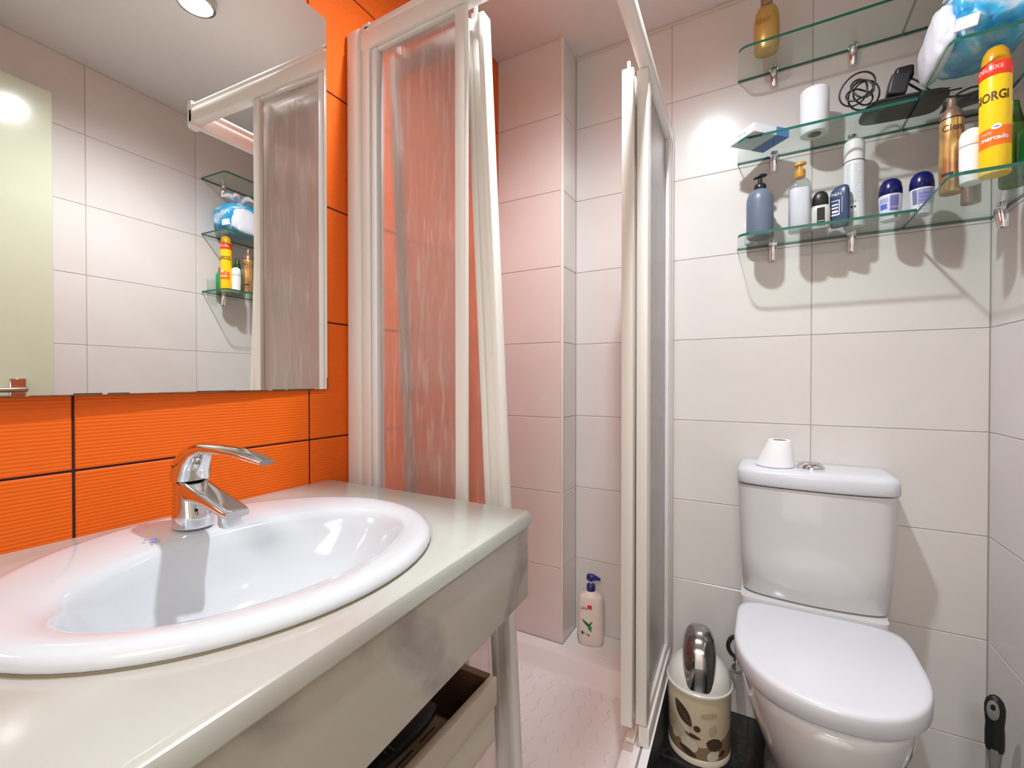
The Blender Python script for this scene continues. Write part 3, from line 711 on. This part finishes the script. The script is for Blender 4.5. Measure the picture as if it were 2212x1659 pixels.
# tall white spray can
x, y = 1.1285, 1.582
t = bottle('spray_can', 'tall white spray can with printed back label and white cap', 'spray can', x, y, ZL, [(.022, 0), (.0245, .002), (.0245, .176), (.023, .183)], mat('can_white', (.70, .72, .72), .35))
bm = bmesh.new(); lathe(bm, [(.0235, .184), (.0242, .186), (.0242, .232), (.023, .240), (.020, .243), (.001, .244)], 32); obj('cap', bm, M['white_plastic'], t, 40)
bm = bmesh.new(); lathe(bm, [(.0238, .1828), (.0246, .1835), (.0238, .1850)], 32, cap0=False, cap1=False); obj('seam_ring', bm, mat('seam_grey', (.12, .12, .13), .4), t)
a0 = cam_angle(x, y); bm = bmesh.new()
random.seed(8)
for i in range(26):
    zz = .172-i*.0042; wrap_patch(bm, .0247, a0-.75, a0+random.uniform(.3, .75), zz, zz+.0011, 8)
for i in range(9):
    aa = a0-.62+i*.105; wrap_patch(bm, .0247, aa, aa+random.choice((.04, .07)), .022, .040, 2)
for i in range(4): wrap_patch(bm, .0247, a0-.6+i*.22, a0-.46+i*.22, .064, .071, 2)
obj('label_print', bm, mat('label_ink', (.36, .42, .46), .5), t)
bm = bmesh.new()
for i in range(3): wrap_leaf(bm, .0248, a0-.5+i*.3, .053, .006, .006, 0, 6, 2)
obj('label_symbol', bm, ink, t)
# two navy capped roll-ons
violet = mat('violet_label', (.16, .16, .42), .45); pale = mat('pale_label', (.62, .66, .86), .45); navycap = mat('navy_cap', (.008, .010, .105), .22)
for (x, y, lab, rz, kk) in ((1.2045, 1.560, 'navy capped roll-on deodorant with blue and white back label, left of its pair', 0., 0), (1.2655, 1.548, 'navy capped roll-on deodorant with violet label next to the gold can', .5, 1)):
    a0 = cam_angle(x, y)
    t = bottle('roll_on_deodorant', lab, 'deodorant', x, y, ZL, [(.019, 0), (.021, .002), (.0245, .045), (.0255, .060), (.025, .066), (.022, .067)], mat('rollon_white', (.70, .70, .76), .35))
    bm = bmesh.new(); lathe(bm, [(.0245, .067), (.0255, .068), (.0252, .082), (.0225, .098), (.016, .108), (.008, .112), (.001, .113)], 32); obj('cap', bm, navycap, t, 50)
    def rad(z): return .0213+.0037*z/.062+.0006
    def lab_(a, b, z0, z1, m, e=0.):
        bm = bmesh.new(); n_ = 10
        loft(bm, [[((rad(zz)+e)*math.cos(a+(b-a)*i/n_), (rad(zz)+e)*math.sin(a+(b-a)*i/n_), zz) for i in range(n_+1)] for zz in (z0, z1)], False, False, closed=False); return obj('label_print', bm, m, t)
    if kk == 0:
        lab_(a0-.05, a0+.75, .022, .062, violet); lab_(a0-1.2, a0-.10, .008, .060, pale); lab_(a0-1.0, a0-.28, .028, .042, mat('blue_block', (.10, .15, .62), .4), .0003)
        for q in range(3): lab_(a0-1.05, a0-.2, .046+q*.004, .0475+q*.004, violet, .0003)
        lab_(a0+.35, a0+.7, .004, .010, ink, .0002)
    else:
        lab_(a0-.8, a0-.35, .026, .062, mat('slate_label', (.16, .19, .36), .4)); lab_(a0-.28, a0+1.0, .024, .062, mat('lilac_label', (.24, .26, .55), .4)); lab_(a0-.15, a0+.30, .012, .024, M['white_plastic'], .0002)
        for q in range(3): lab_(a0-.2, a0+.6, .032+q*.009, .0335+q*.009, violet, .0003)
    if kk == 0: wrap_text('lettering', 'CARE', .008, rad(.03)+.0008, a0+.32, .030, pale, t)
    else: wrap_text('lettering', '50 ml', .007, rad(.018)+.0010, a0+.08, .018, violet, t)
# gold can
x, y = 1.2825, 1.398; a0 = cam_angle(x, y)
goldcan = mat('gold_can', (.62, .36, .15), .24, .75); noise_color(goldcan, (.55, .30, .14), (.80, .55, .20), 22, 6, .4, .6, dist=.5); bronze = mat('bronze_cap', (.42, .27, .20), .28, .7)
t = bottle('hair_mousse_can', 'slim gold aerosol can with bronze domed top between the roll-ons and the yellow can', 'spray can', x, y, ZL, [(.020, 0), (.0215, .002), (.0215, .160), (.0205, .166)], goldcan)
bm = bmesh.new(); lathe(bm, [(.0208, .166), (.0205, .170), (.017, .184), (.0105, .194), (.009, .196), (.0085, .211), (.006, .216), (.001, .217)], 32); obj('cap', bm, bronze, t, 50)
bm = bmesh.new(); lathe(bm, [(.0212, .1652), (.0217, .1664), (.0212, .1676)], 32, cap0=False, cap1=False); obj('seam_ring', bm, ink, t)
wrap_text('lettering', 'Cien', .021, .0221, a0+.05, .143, mat('brown_ink', (.10, .035, .02), .5), t, sx=.95, bold=.0003)
bm = bmesh.new(); wrap_patch(bm, .0219, a0-.85, a0+.15, .036, .043, 10); obj('label_print', bm, ink, t)
# white roll-on
x, y = 1.3025, 1.350
t = bottle('roll_on_deodorant', 'plain white roll-on deodorant in front of the gold can beside the yellow spray', 'deodorant', x, y, ZL, [(.017, 0), (.019, .002), (.0205, .04), (.0205, .078)], M['white_plastic'])
bm = bmesh.new(); lathe(bm, [(.0200, .0795), (.0207, .081), (.0205, .100), (.017, .112), (.009, .118), (.001, .119)], 32); obj('cap', bm, M['white_plastic'], t, 50)
bm = bmesh.new(); lathe(bm, [(.0200, .0778), (.0200, .0797)], 32, cap0=False, cap1=False); obj('seam_ring', bm, mat('seam_dark', (.1, .1, .11), .5), t)
# yellow spray can
x, y = 1.3285, 1.318; a0 = cam_angle(x, y); YR = .0243
yel = mat('yellow_can', (.90, .60, .008), .3); orr = mat('orange_red', (.90, .045, .015), .3); amber = mat('amber_cap', (.75, .36, .005), .3); ob = mat('orange_band', (.95, .16, .01), .3)
t = bottle('yellow_spray_can', 'tall yellow spray can with red collar, amber cap and orange band', 'spray can', x, y, ZL, [(.0235, 0), (YR, .002), (YR, .196), (.024, .200)], yel)
bm = bmesh.new(); lathe(bm, [(.0248, .1985), (.0257, .201), (.0250, .224), (.0235, .227), (.021, .228)], 36); obj('collar', bm, orr, t, 40)
bm = bmesh.new(); lathe(bm, [(.0215, .2275), (.0215, .236), (.019, .252), (.013, .262), (.006, .2655), (.001, .266)], 32); obj('cap', bm, amber, t, 50)
bm = bmesh.new(); n_ = 14
loft(bm, [[((YR+.0003)*math.cos(a0-1.3+2.7*i/n_), (YR+.0003)*math.sin(a0-1.3+2.7*i/n_), zz+(i/n_)*.004) for i in range(n_+1)] for zz in (.052, .090)], False, False, closed=False); obj('label_print', bm, ob, t)
bm = bmesh.new(); wrap_leaf(bm, YR+.0006, a0+.08, .092, .017, .011, .05, 10, 4, point=.5); obj('label_print', bm, M['white_plastic'], t)
bm = bmesh.new(); wrap_leaf(bm, YR+.0009, a0+.08, .092, .011, .0025, .05, 8, 2); obj('label_print', bm, violet, t)
wrap_text('lettering', 'GIORGI', .0255, YR+.0006, a0-.36, .155, mat('dark_brown_ink', (.09, .035, .01), .5), t, sx=.72, bold=.0006)
wrap_text('lettering', 'marcado', .0125, YR+.0009, a0-.02, .070, M['white_plastic'], t, bold=.0004)
wrap_text('lettering', 'rizos', .0085, YR+.0009, a0-.55, .082, M['white_plastic'], t)
wrap_text('lettering', 'DELUXE', .0118, .0259, a0-.35, .213, mat('pink_ink', (.95, .55, .5), .5), t, bold=.0002)
# green bottles, glass tumbler (behind the yellow can, seen in the mirror)
x, y = 1.392, 1.335
t = bottle('green_bottle', 'light green bottle with a red cap standing behind the yellow can', 'bottle', x, y, ZL, [(.022, 0), (.024, .003), (.024, .085), (.017, .100), (.011, .104)], mat('green_plastic', (.02, .30, .08), .25))
bm = bmesh.new(); lathe(bm, [(.0125, .104), (.013, .106), (.013, .122), (.011, .125)], 24); obj('cap', bm, mat('red_cap', (.7, .03, .08), .3), t, 40)
x, y = 1.388, 1.412
t = bottle('green_bottle', 'tall dark olive green bottle with pointed cap behind the gold can', 'bottle', x, y, ZL, [(.021, 0), (.023, .003), (.024, .10), (.021, .125), (.016, .135)], mat('olive_plastic', (.09, .22, .02), .25))
bm = bmesh.new(); lathe(bm, [(.0165, .135), (.0165, .142), (.010, .170), (.008, .185), (.004, .188)], 24); obj('cap', bm, mat('dark_green_cap', (.03, .09, .01), .3), t, 40)
x, y = 1.385, 1.284
t = thing('glass_tumbler', 'small clear glass tumbler at the outer end of the lowest shelf', 'glass', (x, y, ZL))
bm = bmesh.new(); lathe(bm, [(.016, .0), (.0185, .001), (.021, .055), (.0195, .055), (.017, .006), (.001, .005)], 32, cap1=False); obj('tumbler', bm, M['clear_glass'], t, 40)
# copper pot further back
x, y = 1.345, 1.50
t = bottle('perfume_bottle', 'small copper coloured bottle at the back of the lowest shelf', 'bottle', x, y, ZL, [(.017, 0), (.018, .002), (.018, .05), (.010, .058)], bronze)
bm = bmesh.new(); lathe(bm, [(.0105, .058), (.0105, .078), (.009, .08)], 20); obj('cap', bm, M['black'], t, 40)

# middle shelf: medicine box, roll, adapter, pouch, bag
a = [(.814, 1.517), (.883, 1.454), (.971, 1.543), (.902, 1.607)]
t = thing('medicine_box', 'flat white and blue cardboard box overhanging the end of the middle shelf', 'box', (.8925, 1.5305, ZM), math.atan2(-.063, .069))
bm = bmesh.new(); bx(bm, (-.0465, -.0620, .0004), (.0465, .018, .0255), .0008); obj('carton', bm, mat('carton_white', (.74, .75, .80), .5), t)
bm = bmesh.new(); bx(bm, (-.0470, .0182, .0002), (.0470, .0640, .0258), .0008); obj('carton_end', bm, mat('carton_blue', (.07, .22, .62), .4), t)
t.rotation_euler = (0, 0, math.atan2(.089, .088)-PI/2)
wrap_text('lettering', '1000 mg', .010, 0, 0, .0125, mat('box_ink', (.30, .33, .45), .5), t, flat_y=-.0624)
x, y = 1.033, 1.562
t = thing('toilet_roll', 'white paper roll standing upright on the middle shelf', 'toilet roll', (x, y, ZM))
def roll(bm, rb, rt, h, ri, k=40, off=0.):
    loft(bm, [[(r*math.cos(2*PI*i/k)+o_, r*math.sin(2*PI*i/k), z) for i in range(k)] for r, z, o_ in ((ri, .0015, 0), (rb-.002, .0005, 0), (rb, .003, 0), (rt, h-.003, off), (rt-.002, h, off), (ri, h-.001, off))], False, False)
bm = bmesh.new(); roll(bm, .0355, .0355, .125, .017); obj('paper', bm, M['paper'], t, 40)
bm = bmesh.new(); lathe(bm, [(.0169, .001), (.0169, .124)], 28, cap0=False, cap1=False); obj('core', bm, M['card'], t, True)
# black pouch
t = thing('black_pouch', 'flat black pouch lying on the middle shelf under the coiled cord', 'pouch', (1.222, 1.535, ZM), .10)
bm = bmesh.new(); loft(bm, [sell(0, 0, (.086*s), .052*s, z, 5, 40) for s, z in ((.97, .0005), (1, .004), (1, .012), (.96, .017))]); obj('pouch_body', bm, mat('black_cloth', (.016, .02, .02), .7), t, 50)
bm = bmesh.new(); tube(bm, [(-.078, -.0525, .010), (.078, -.0525, .010)], .0013, 6); obj('zipper', bm, M['black_rubber'], t)
# adapter with cord
t = thing('power_adapter', 'black plug-in power adapter with tangled coiled cord on the middle shelf', 'power adapter', (1.19, 1.50, ZM+.0178))
bm = bmesh.new(); bx(bm, (-.020, -.022, 0), (.020, .022, .052), .006, 3); bmesh.ops.rotate(bm, verts=bm.verts, cent=(0, 0, 0), matrix=Matrix.Rotation(.2, 3, 'Y')); obj('adapter_body', bm, mat('adapter_black', (.03, .03, .036), .4), t, 40, loc=(.010, .0, .0036))
bm = bmesh.new(); bx(bm, (-.004, -.018, .040), (.034, .018, .072), .007, 3); obj('plug', bm, M['black'], t, 40, loc=(.012, 0, 0))
bm = bmesh.new(); pts = []; random.seed(4)
for i in range(150):
    a_ = i*.23; r_ = .030+.010*math.sin(a_*.37)+.006*math.sin(a_*1.7)
    pts.append((-.062+.012*math.sin(a_*.21)+r_*math.cos(a_)*.9, -.012+.018*math.sin(a_*.13+1)+.010*math.cos(a_*.5), .034+.006*math.cos(a_*.3)+r_*math.sin(a_)*.95))
pts = [(p[0], p[1], max(p[2], -.013)) for p in pts]
tube(bm, smooth_path(pts, 2), .0022, 6)
tube(bm, smooth_path([(.02, 0, .06), (.05, -.01, .03), (.075, -.005, .003), (.10, .03, .006), (.15, .045, .010)], 8), .0022, 6)
tube(bm, smooth_path([(.02, 0, .05), (.055, .01, .02), (.08, .02, .003), (.12, .055, .003), (.16, .07, .002), (.18, .06, -.010)], 8), .0026, 6)
obj('cord', bm, M['black'], t, True)
t = thing('hair_clipper', 'black hair clipper with its loose cord lying towards the corner of the middle shelf', 'clipper', (1.372, 1.585, ZM))
bm = bmesh.new(); tube(bm, smooth_path([(-.05, .03, .018), (-.02, .02, .020), (.02, .005, .020), (.055, -.01, .018)], 5), [.012]+[.016]*14+[.012], 14); obj('clipper_body', bm, mat('clipper_black', (.02, .022, .022), .4), t, 50)
bm = bmesh.new(); bx(bm, (.050, -.026, .008), (.064, .006, .026), .002); obj('clipper_head', bm, M['nickel'], t)
bm = bmesh.new(); tube(bm, smooth_path([(-.05, .03, .015), (-.056, .02, .004), (-.055, -.03, .003), (-.045, -.07, .003), (-.02, -.085, .003), (.01, -.06, .003), (-.01, -.03, .003)], 7), .0024, 6); obj('cord', bm, M['black'], t, True)
# plastic bag of tissues
blm = mat('blue_film', (.05, .42, .78), .22, spec=.6)
def bagmat():
    n, r = noise_color(blm, (.015, .27, .62), (.78, .84, .90), 7, 5, .35, .66, dist=1.6, coord='Object', stretch=(1, 1, 2.2))
    e = r.color_ramp.elements.new(.52); e.color = (.06, .48, .80, 1)
    noise_bump(blm, 22, .5, .012, 5, stretch=(1, 1, 2))
bagmat()
whf = mat('white_film', (.80, .82, .90), .3, sss=.1)
t = thing('plastic_bag', 'crumpled blue and white plastic bag tied at the top on the middle shelf', 'bag', (1.325, 1.385, ZM))
def blob(c, r, seed, amp=.18, fr=14., sub=4, flat=.0, sq_=2.):
    bm = bmesh.new(); bmesh.ops.create_icosphere(bm, subdivisions=sub, radius=1)
    for v in bm.verts:
        d = v.co.normalized(); p = Vector([math.copysign(abs(q)**(2/sq_), q) for q in d])
        q = Vector((c[0]+p.x*r[0], c[1]+p.y*r[1], c[2]+p.z*r[2]))
        k = noise.noise(q*fr+Vector((seed, 0, 0)))*.6+abs(noise.noise(Vector((q.x*fr*2.2, q.y*fr*2.2, q.z*fr*.9))+Vector((0, seed, 0))))*.8-.3
        q += Vector((p.x*r[0], p.y*r[1], p.z*r[2]))*amp*k
        q.z = max(q.z, flat); v.co = q
    return bm
obj('film', blob((0, 0, .078), (.086, .104, .080), 3., .17, 17, 5, .001, 2.6), blm, t, True)
obj('white_fold', blob((-.072, .004, .060), (.022, .092, .062), 9., .20, 20, 4, .0012, 2.6), whf, t, True)
bm = bmesh.new()
for k, (dx, dy) in enumerate(((-.03, .02), (.035, .03), (.01, -.045), (-.02, -.03))):
    tube(bm, smooth_path([(0, 0, .145), (dx*.3, dy*.3, .170), (dx, dy, .190), (dx*1.8, dy*1.8, .176)], 5), [.012, .011, .009, .008, .008, .009, .011, .013, .014, .015, .015, .014, .012, .009, .006, .002], 8)
obj('knot', bm, whf, t, True)
bm = bmesh.new(); bx(bm, (-.018, -.002, -.014), (.018, .002, .014), .001); o = obj('sticker', bm, mat('paper_sticker', (.72, .74, .78), .6), t, loc=(-.050, -.101, .038)); o.rotation_euler = (-.1, .15, -.45)
# top shelf gold bottle
x, y = .912, 1.545; a0 = cam_angle(x, y)
t = bottle('gold_shampoo_bottle', 'gold shampoo bottle with rounded shoulders standing on the top shelf', 'bottle', x, y, ZT_, [(.024, 0), (.030, .002), (.0335, .012), (.0345, .05), (.0335, .09), (.030, .115), (.022, .130), (.014, .135)], mat('gold_bottle', (.60, .36, .10), .28, .45), flat=.85)
bm = bmesh.new(); lathe(bm, [(.0155, .135), (.016, .137), (.016, .165), (.014, .170), (.001, .171)], 24); obj('cap', bm, bronze, t, 40)
wrap_text('lettering', 'Elixir', .020, .0352, a0-.25, .080, mat('gold_ink', (.25, .12, .03), .5), t)

# ------------------------------------------------------------------ toilet
TX = 1.0335
to = thing('toilet', 'white close-coupled ceramic toilet with lid closed against the back wall', 'toilet', (TX, 0, 0))
def dshape(hw, yb, yf, z, nb=5., nf=2.15, k=56, fw=.55, cxo=0.):
    """outline: square-ish at the wall end (yb), rounded nose at yf"""
    ym = yb+(yf-yb)*(1-fw); out = []
    for i in range(k):
        t = 2*PI*i/k; c, s = math.cos(t), math.sin(t); n = nb if s > 0 else nf
        x = hw*math.copysign(abs(c)**(2/n), c)
        y = ym+(yb-ym if s > 0 else ym-yf)*math.copysign(abs(s)**(2/n), s)
        out.append((x+cxo, y, z))
    return out
bm = bmesh.new()
loft(bm, [dshape(.118, 1.60, 1.215, 0, 4, 2.4), dshape(.120, 1.60, 1.212, .012, 4, 2.4), dshape(.112, 1.60, 1.222, .06, 4, 2.3), dshape(.112, 1.60, 1.190, .14, 4, 2.3), dshape(.130, 1.60, 1.130, .21, 4, 2.2), dshape(.156, 1.605, 1.086, .28, 4.5, 2.1), dshape(.175, 1.61, 1.064, .34, 5, 2.1), dshape(.181, 1.61, 1.058, .385, 5, 2.1), dshape(.182, 1.61, 1.057, .402, 5, 2.1), dshape(.177, 1.60, 1.063, .408, 5, 2.1)])
obj('bowl', bm, M['ceramic_toilet'], to, 50)
bm = bmesh.new(); loft(bm, [[(p[0], p[1], z) for p in [(x, y) for x, y, _ in rr([(-.181, 1.468, 0), (.160, 1.468, 0), (.168, 1.636, 0), (-.181, 1.636, 0)], .02)]] for z in (.404, .467)] ); obj('rear_deck', bm, M['ceramic_toilet'], to, 40)
bm = bmesh.new(); loft(bm, [dshape(.177, 1.460, 1.066, .4085, 7, 2.15), dshape(.179, 1.461, 1.064, .412, 7, 2.15), dshape(.179, 1.461, 1.064, .4175, 7, 2.15)]); obj('seat', bm, M['seat_plastic'], to, 50)
bm = bmesh.new()
loft(bm, [dshape(.185, 1.462, 1.058, .418, 7, 2.15), dshape(.1865, 1.464, 1.055, .421, 7, 2.15), dshape(.187, 1.465, 1.054, .452, 7, 2.15), dshape(.1855, 1.463, 1.056, .4585, 7, 2.15), dshape(.182, 1.460, 1.061, .4620, 7, 2.15), dshape(.172, 1.452, 1.072, .4635, 6, 2.15)])
obj('seat_lid', bm, M['seat_plastic'], to, 60)
def cist(hw, yf, z, bow=.022, yb=D-.004, k=20, rc=.018):
    pts = [(-hw, yb)]
    for i in range(k+1):
        s = -1+2*i/k; x = hw*s; e = (1-abs(s)**8)**.5 if abs(s) < 1 else 0
        pts.append((x, yf+bow*s*s+rc*(1-e)))
    pts.append((hw, yb))
    return [(a, b, z) for a, b in pts]
bm = bmesh.new(); loft(bm, [[(a-.004, b, c) for a, b, c in cist(h_, y_, z_)] for h_, y_, z_ in ((.168, 1.488, .4695), (.172, 1.482, .475), (.179, 1.476, .60), (.184, 1.472, .72), (.186, 1.471, .788))]); obj('cistern', bm, M['ceramic_toilet'], to, 50)
bm = bmesh.new(); loft(bm, [[(a-.0025, b, c) for a, b, c in cist(hw_+.0015, y_, z_)] for hw_, y_, z_ in ((.180, 1.474, .790), (.1865, 1.466, .792), (.188, 1.464, .797), (.188, 1.464, .824), (.185, 1.468, .833), (.177, 1.477, .8385), (.160, 1.495, .8405))]); obj('cistern_lid', bm, M['seat_plastic'], to, 60)
bm = bmesh.new(); lathe(bm, [(.0335, .840), (.0345, .842), (.034, .848), (.029, .856), (.025, .858), (.0235, .8555), (.001, .8555)], 36, -.006, 1.540); obj('button_ring', bm, M['chrome'], to, 40)
bm = bmesh.new(); loft(bm, [[(x_, y_, z_) for x_, y_, z_ in sell(-.006, 1.540, .0225, .0225, zz, 2, 24)] for zz in (.8558, .859)]); obj('flush_button', bm, M['nickel'], to, 40)

rl = thing('toilet_roll', 'cone shaped white toilet roll with pulled-up core on the cistern lid', 'toilet roll', (.9385, 1.547, .8408))
bm = bmesh.new(); roll(bm, .0500, .0300, .078, .018, off=.012); obj('paper', bm, M['paper'], rl, 40)
bm = bmesh.new(); loft(bm, [[(.0179*math.cos(2*PI*i/28)+o_, .0179*math.sin(2*PI*i/28), z) for i in range(28)] for z, o_ in ((.001, 0), (.077, .012))], False, False); obj('core', bm, M['card'], rl, True)

# supply valve and hose
sv = thing('supply_valve', 'chrome angle valve with black hose beside the toilet bowl', 'valve', (.838, D, .19))
bm = bmesh.new(); tube(bm, [(0, -.0005, 0), (0, -.045, 0)], [.011, .009], 14); lathe(bm, [(.001, -.018), (.011, -.018), (.011, .020), (.001, .020)], 16, 0, -.045); tube(bm, [(0, -.045, 0), (0, -.066, 0)], .013, 12)
obj('valve_body', bm, M['chrome'], sv, 40)
bm = bmesh.new(); tube(bm, smooth_path([(0, -.045, .018), (-.018, -.045, .030), (-.026, -.045, .052), (-.016, -.045, .078), (.006, -.045, .088), (.030, -.038, .092)], 6), .0062, 10); obj('hose', bm, M['black_rubber'], sv, True)

# ------------------------------------------------------------------ pedal bin
bn = thing('swing_bin', 'small cream bin with brown leaf print and smoked chrome swing lid', 'bin', (.7435, 1.447, 0))
cream = mat('bin_cream', (.66, .55, .40), .35); BR = .0855
bm = bmesh.new(); lathe(bm, [(.077, 0), (.083, .002), (.0838, .012), (.0835, .014), (BR-.001, .018), (BR+.002, .185), (BR+.0025, .197)], 56, cap1=False); obj('bin_body', bm, cream, bn, 40)
bm = bmesh.new(); lathe(bm, [(.0838, .0005), (.0855, .002), (.0860, .018), (.0845, .020)], 56, cap0=False, cap1=False); obj('base_ring', bm, mat('bin_ring', (.70, .62, .50), .35), bn, 40)
taupe = mat('print_taupe', (.25, .17, .105), .4); beige = mat('print_beige', (.47, .36, .24), .4); dbr = mat('print_dark_brown', (.07, .042, .028), .4); lgt = mat('print_light', (.62, .54, .42), .4)
a0 = cam_angle(.7435, 1.447)
def ar(px, e=0.): return a0+px/BR
def rz_(z): return BR-.001+.003*(z-.018)/.17
def band(a_, b_, f0, f1, m, e, n_=36):
    bm = bmesh.new(); rows = []
    for j in range(5):
        rows.append([((rz_(f0(t)+(f1(t)-f0(t))*j/4)+e)*math.cos(a_+(b_-a_)*t), (rz_(f0(t)+(f1(t)-f0(t))*j/4)+e)*math.sin(a_+(b_-a_)*t), f0(t)+(f1(t)-f0(t))*j/4) for t in [i/n_ for i in range(n_+1)]])
    loft(bm, rows, False, False, closed=False); return obj('leaf_print', bm, m, bn)
band(a0-1.9, a0+1.9, lambda t: .021, lambda t: .085-.03*math.sin(t*PI*1.15)+.028*max(0, t-.55)*2, taupe, .0004)
def lp(m, items, e):
    bm = bmesh.new()
    for (s_, z, ln, wd, tl, pt) in items: wrap_leaf(bm, rz_(z)+e, ar(s_), z, ln, wd, tl, 12, 5, point=pt)
    return obj('leaf_print', bm, m, bn)
lp(lgt, [(-.072, .060, .022, .020, .3, .4), (-.026, .055, .050, .038, -.15, .4), (.040, .036, .040, .030, .5, .4), (-.055, .125, .10, .030, -.9, .8)], .0008)
lp(beige, [(.026, .150, .048, .016, .15, .35), (.038, .108, .036, .024, 1.2, .8), (-.085, .10, .06, .03, .5, .8)], .0009)
lp(dbr, [(-.044, .138, .078, .036, -.85, .75), (-.005, .108, .020, .018, -.3, .5), (.043, .068, .050, .036, -.2, .6), (-.030, .034, .055, .020, -.35, .7), (.066, .040, .028, .016, .4, .7), (-.016, .084, .046, .012, -.15, .7)], .0013)
bm = bmesh.new()
for k in range(9):
    s_ = -.072+k*.0065; z_ = .160-(k)*.0062
    wrap_leaf(bm, rz_(z_)+.0017, ar(s_+.004), z_, .020, .0007, .25, 6, 2); 
wrap_leaf(bm, rz_(.138)+.0017, ar(-.044), .138, .076, .0012, -.85, 10, 2)
obj('leaf_vein', bm, taupe, bn)
# lid: white shell with a slot from front to back; smoked flap bulging through it
lidw = mat('bin_lid_white', (.72, .70, .66), .3)
bm = bmesh.new(); lathe(bm, [(BR+.0025, .1972), (BR+.006, .199), (BR+.006, .204), (BR+.003, .206)], 56, cap0=False, cap1=False)
lathe(bm, [(BR+.0030, .2055), (BR+.001, .215), (.083, .232), (.074, .248), (.060, .262), (.044, .271), (.020, .277), (.001, .278)], 56, cap0=False)
obj('lid_shell', bm, lidw, bn, 40)
fa = a0
bm = bmesh.new(); bmesh.ops.create_icosphere(bm, subdivisions=5, radius=1)
for v in bm.verts:
    d = v.co.normalized(); n_ = 2.5
    xz = (abs(d.x)**2.3+abs(d.z)**2.3)**(1/2.3); s_ = (abs(d.y)**3.1+xz**3.1)**(-1/3.1); q = d*s_
    q = Vector((q.x*.0885, q.y*.047, q.z*.118)); q.z += .237
    v.co = q
bmesh.ops.bisect_plane(bm, geom=bm.verts[:]+bm.edges[:]+bm.faces[:], plane_co=(0, 0, .214), plane_no=(0, 0, -1), clear_outer=True)
o = obj('swing_flap', bm, M['chrome_dark'], bn, True); o.rotation_euler = (0, 0, fa)

# ------------------------------------------------------------------ toilet brush
tb = thing('toilet_brush', 'toilet brush with black and grey handle standing in the right corner', 'brush', (1.3765, 1.442, 0))
bm = bmesh.new(); lathe(bm, [(.040, 0), (.043, .003), (.0445, .05), (.043, .10), (.040, .102), (.038, .09), (.036, .010), (.001, .008)], 32, cap1=False); obj('holder', bm, M['white_plastic'], tb, 40)
bm = bmesh.new(); tube(bm, [(0, 0, .02), (0, 0, .09)], .020, 14); obj('bristle_head', bm, M['white_plastic'], tb, True)
gry = mat('grip_grey', (.22, .215, .20), .4)
bm = bmesh.new(); tube(bm, [(0, 0, .08), (0, 0, .16), (0, 0, .21), (0, 0, .250)], [.006, .0075, .010, .014], 18); obj('stem', bm, gry, tb, 50)
bm = bmesh.new(); loft(bm, [sell(0, 0, rx, ry, z, 2.2, 24) for rx, ry, z in ((.0148, .0125, .244), (.0165, .0135, .252), (.0165, .0135, .285), (.0155, .013, .303), (.0175, .0125, .329), (.0175, .0115, .344), (.0145, .010, .358), (.008, .007, .367), (.002, .002, .370))])
o = obj('grip', bm, M['black'], tb, 60)
aa = cam_angle(1.3765, 1.442); tb.rotation_euler = (0, 0, aa+PI/2)
bm = bmesh.new(); loft(bm, [[(a_-.003, y_, b_+.339) for a_, b_, _ in sell(0, 0, .0105*s_, .022*s_, 0, 2.1, 24)] for s_, y_ in ((1, -.0100), (1, -.0138), (.9, -.0146))]); obj('grip_inlay', bm, gry, tb, 50)
bm = bmesh.new(); loft(bm, [[(a_-.003, y_, b_+.347) for a_, b_, _ in sell(0, 0, .0042, .0070, 0, 2.1, 18)] for y_ in (-.0125, -.0150)]); obj('hanging_hole', bm, M['black'], tb)
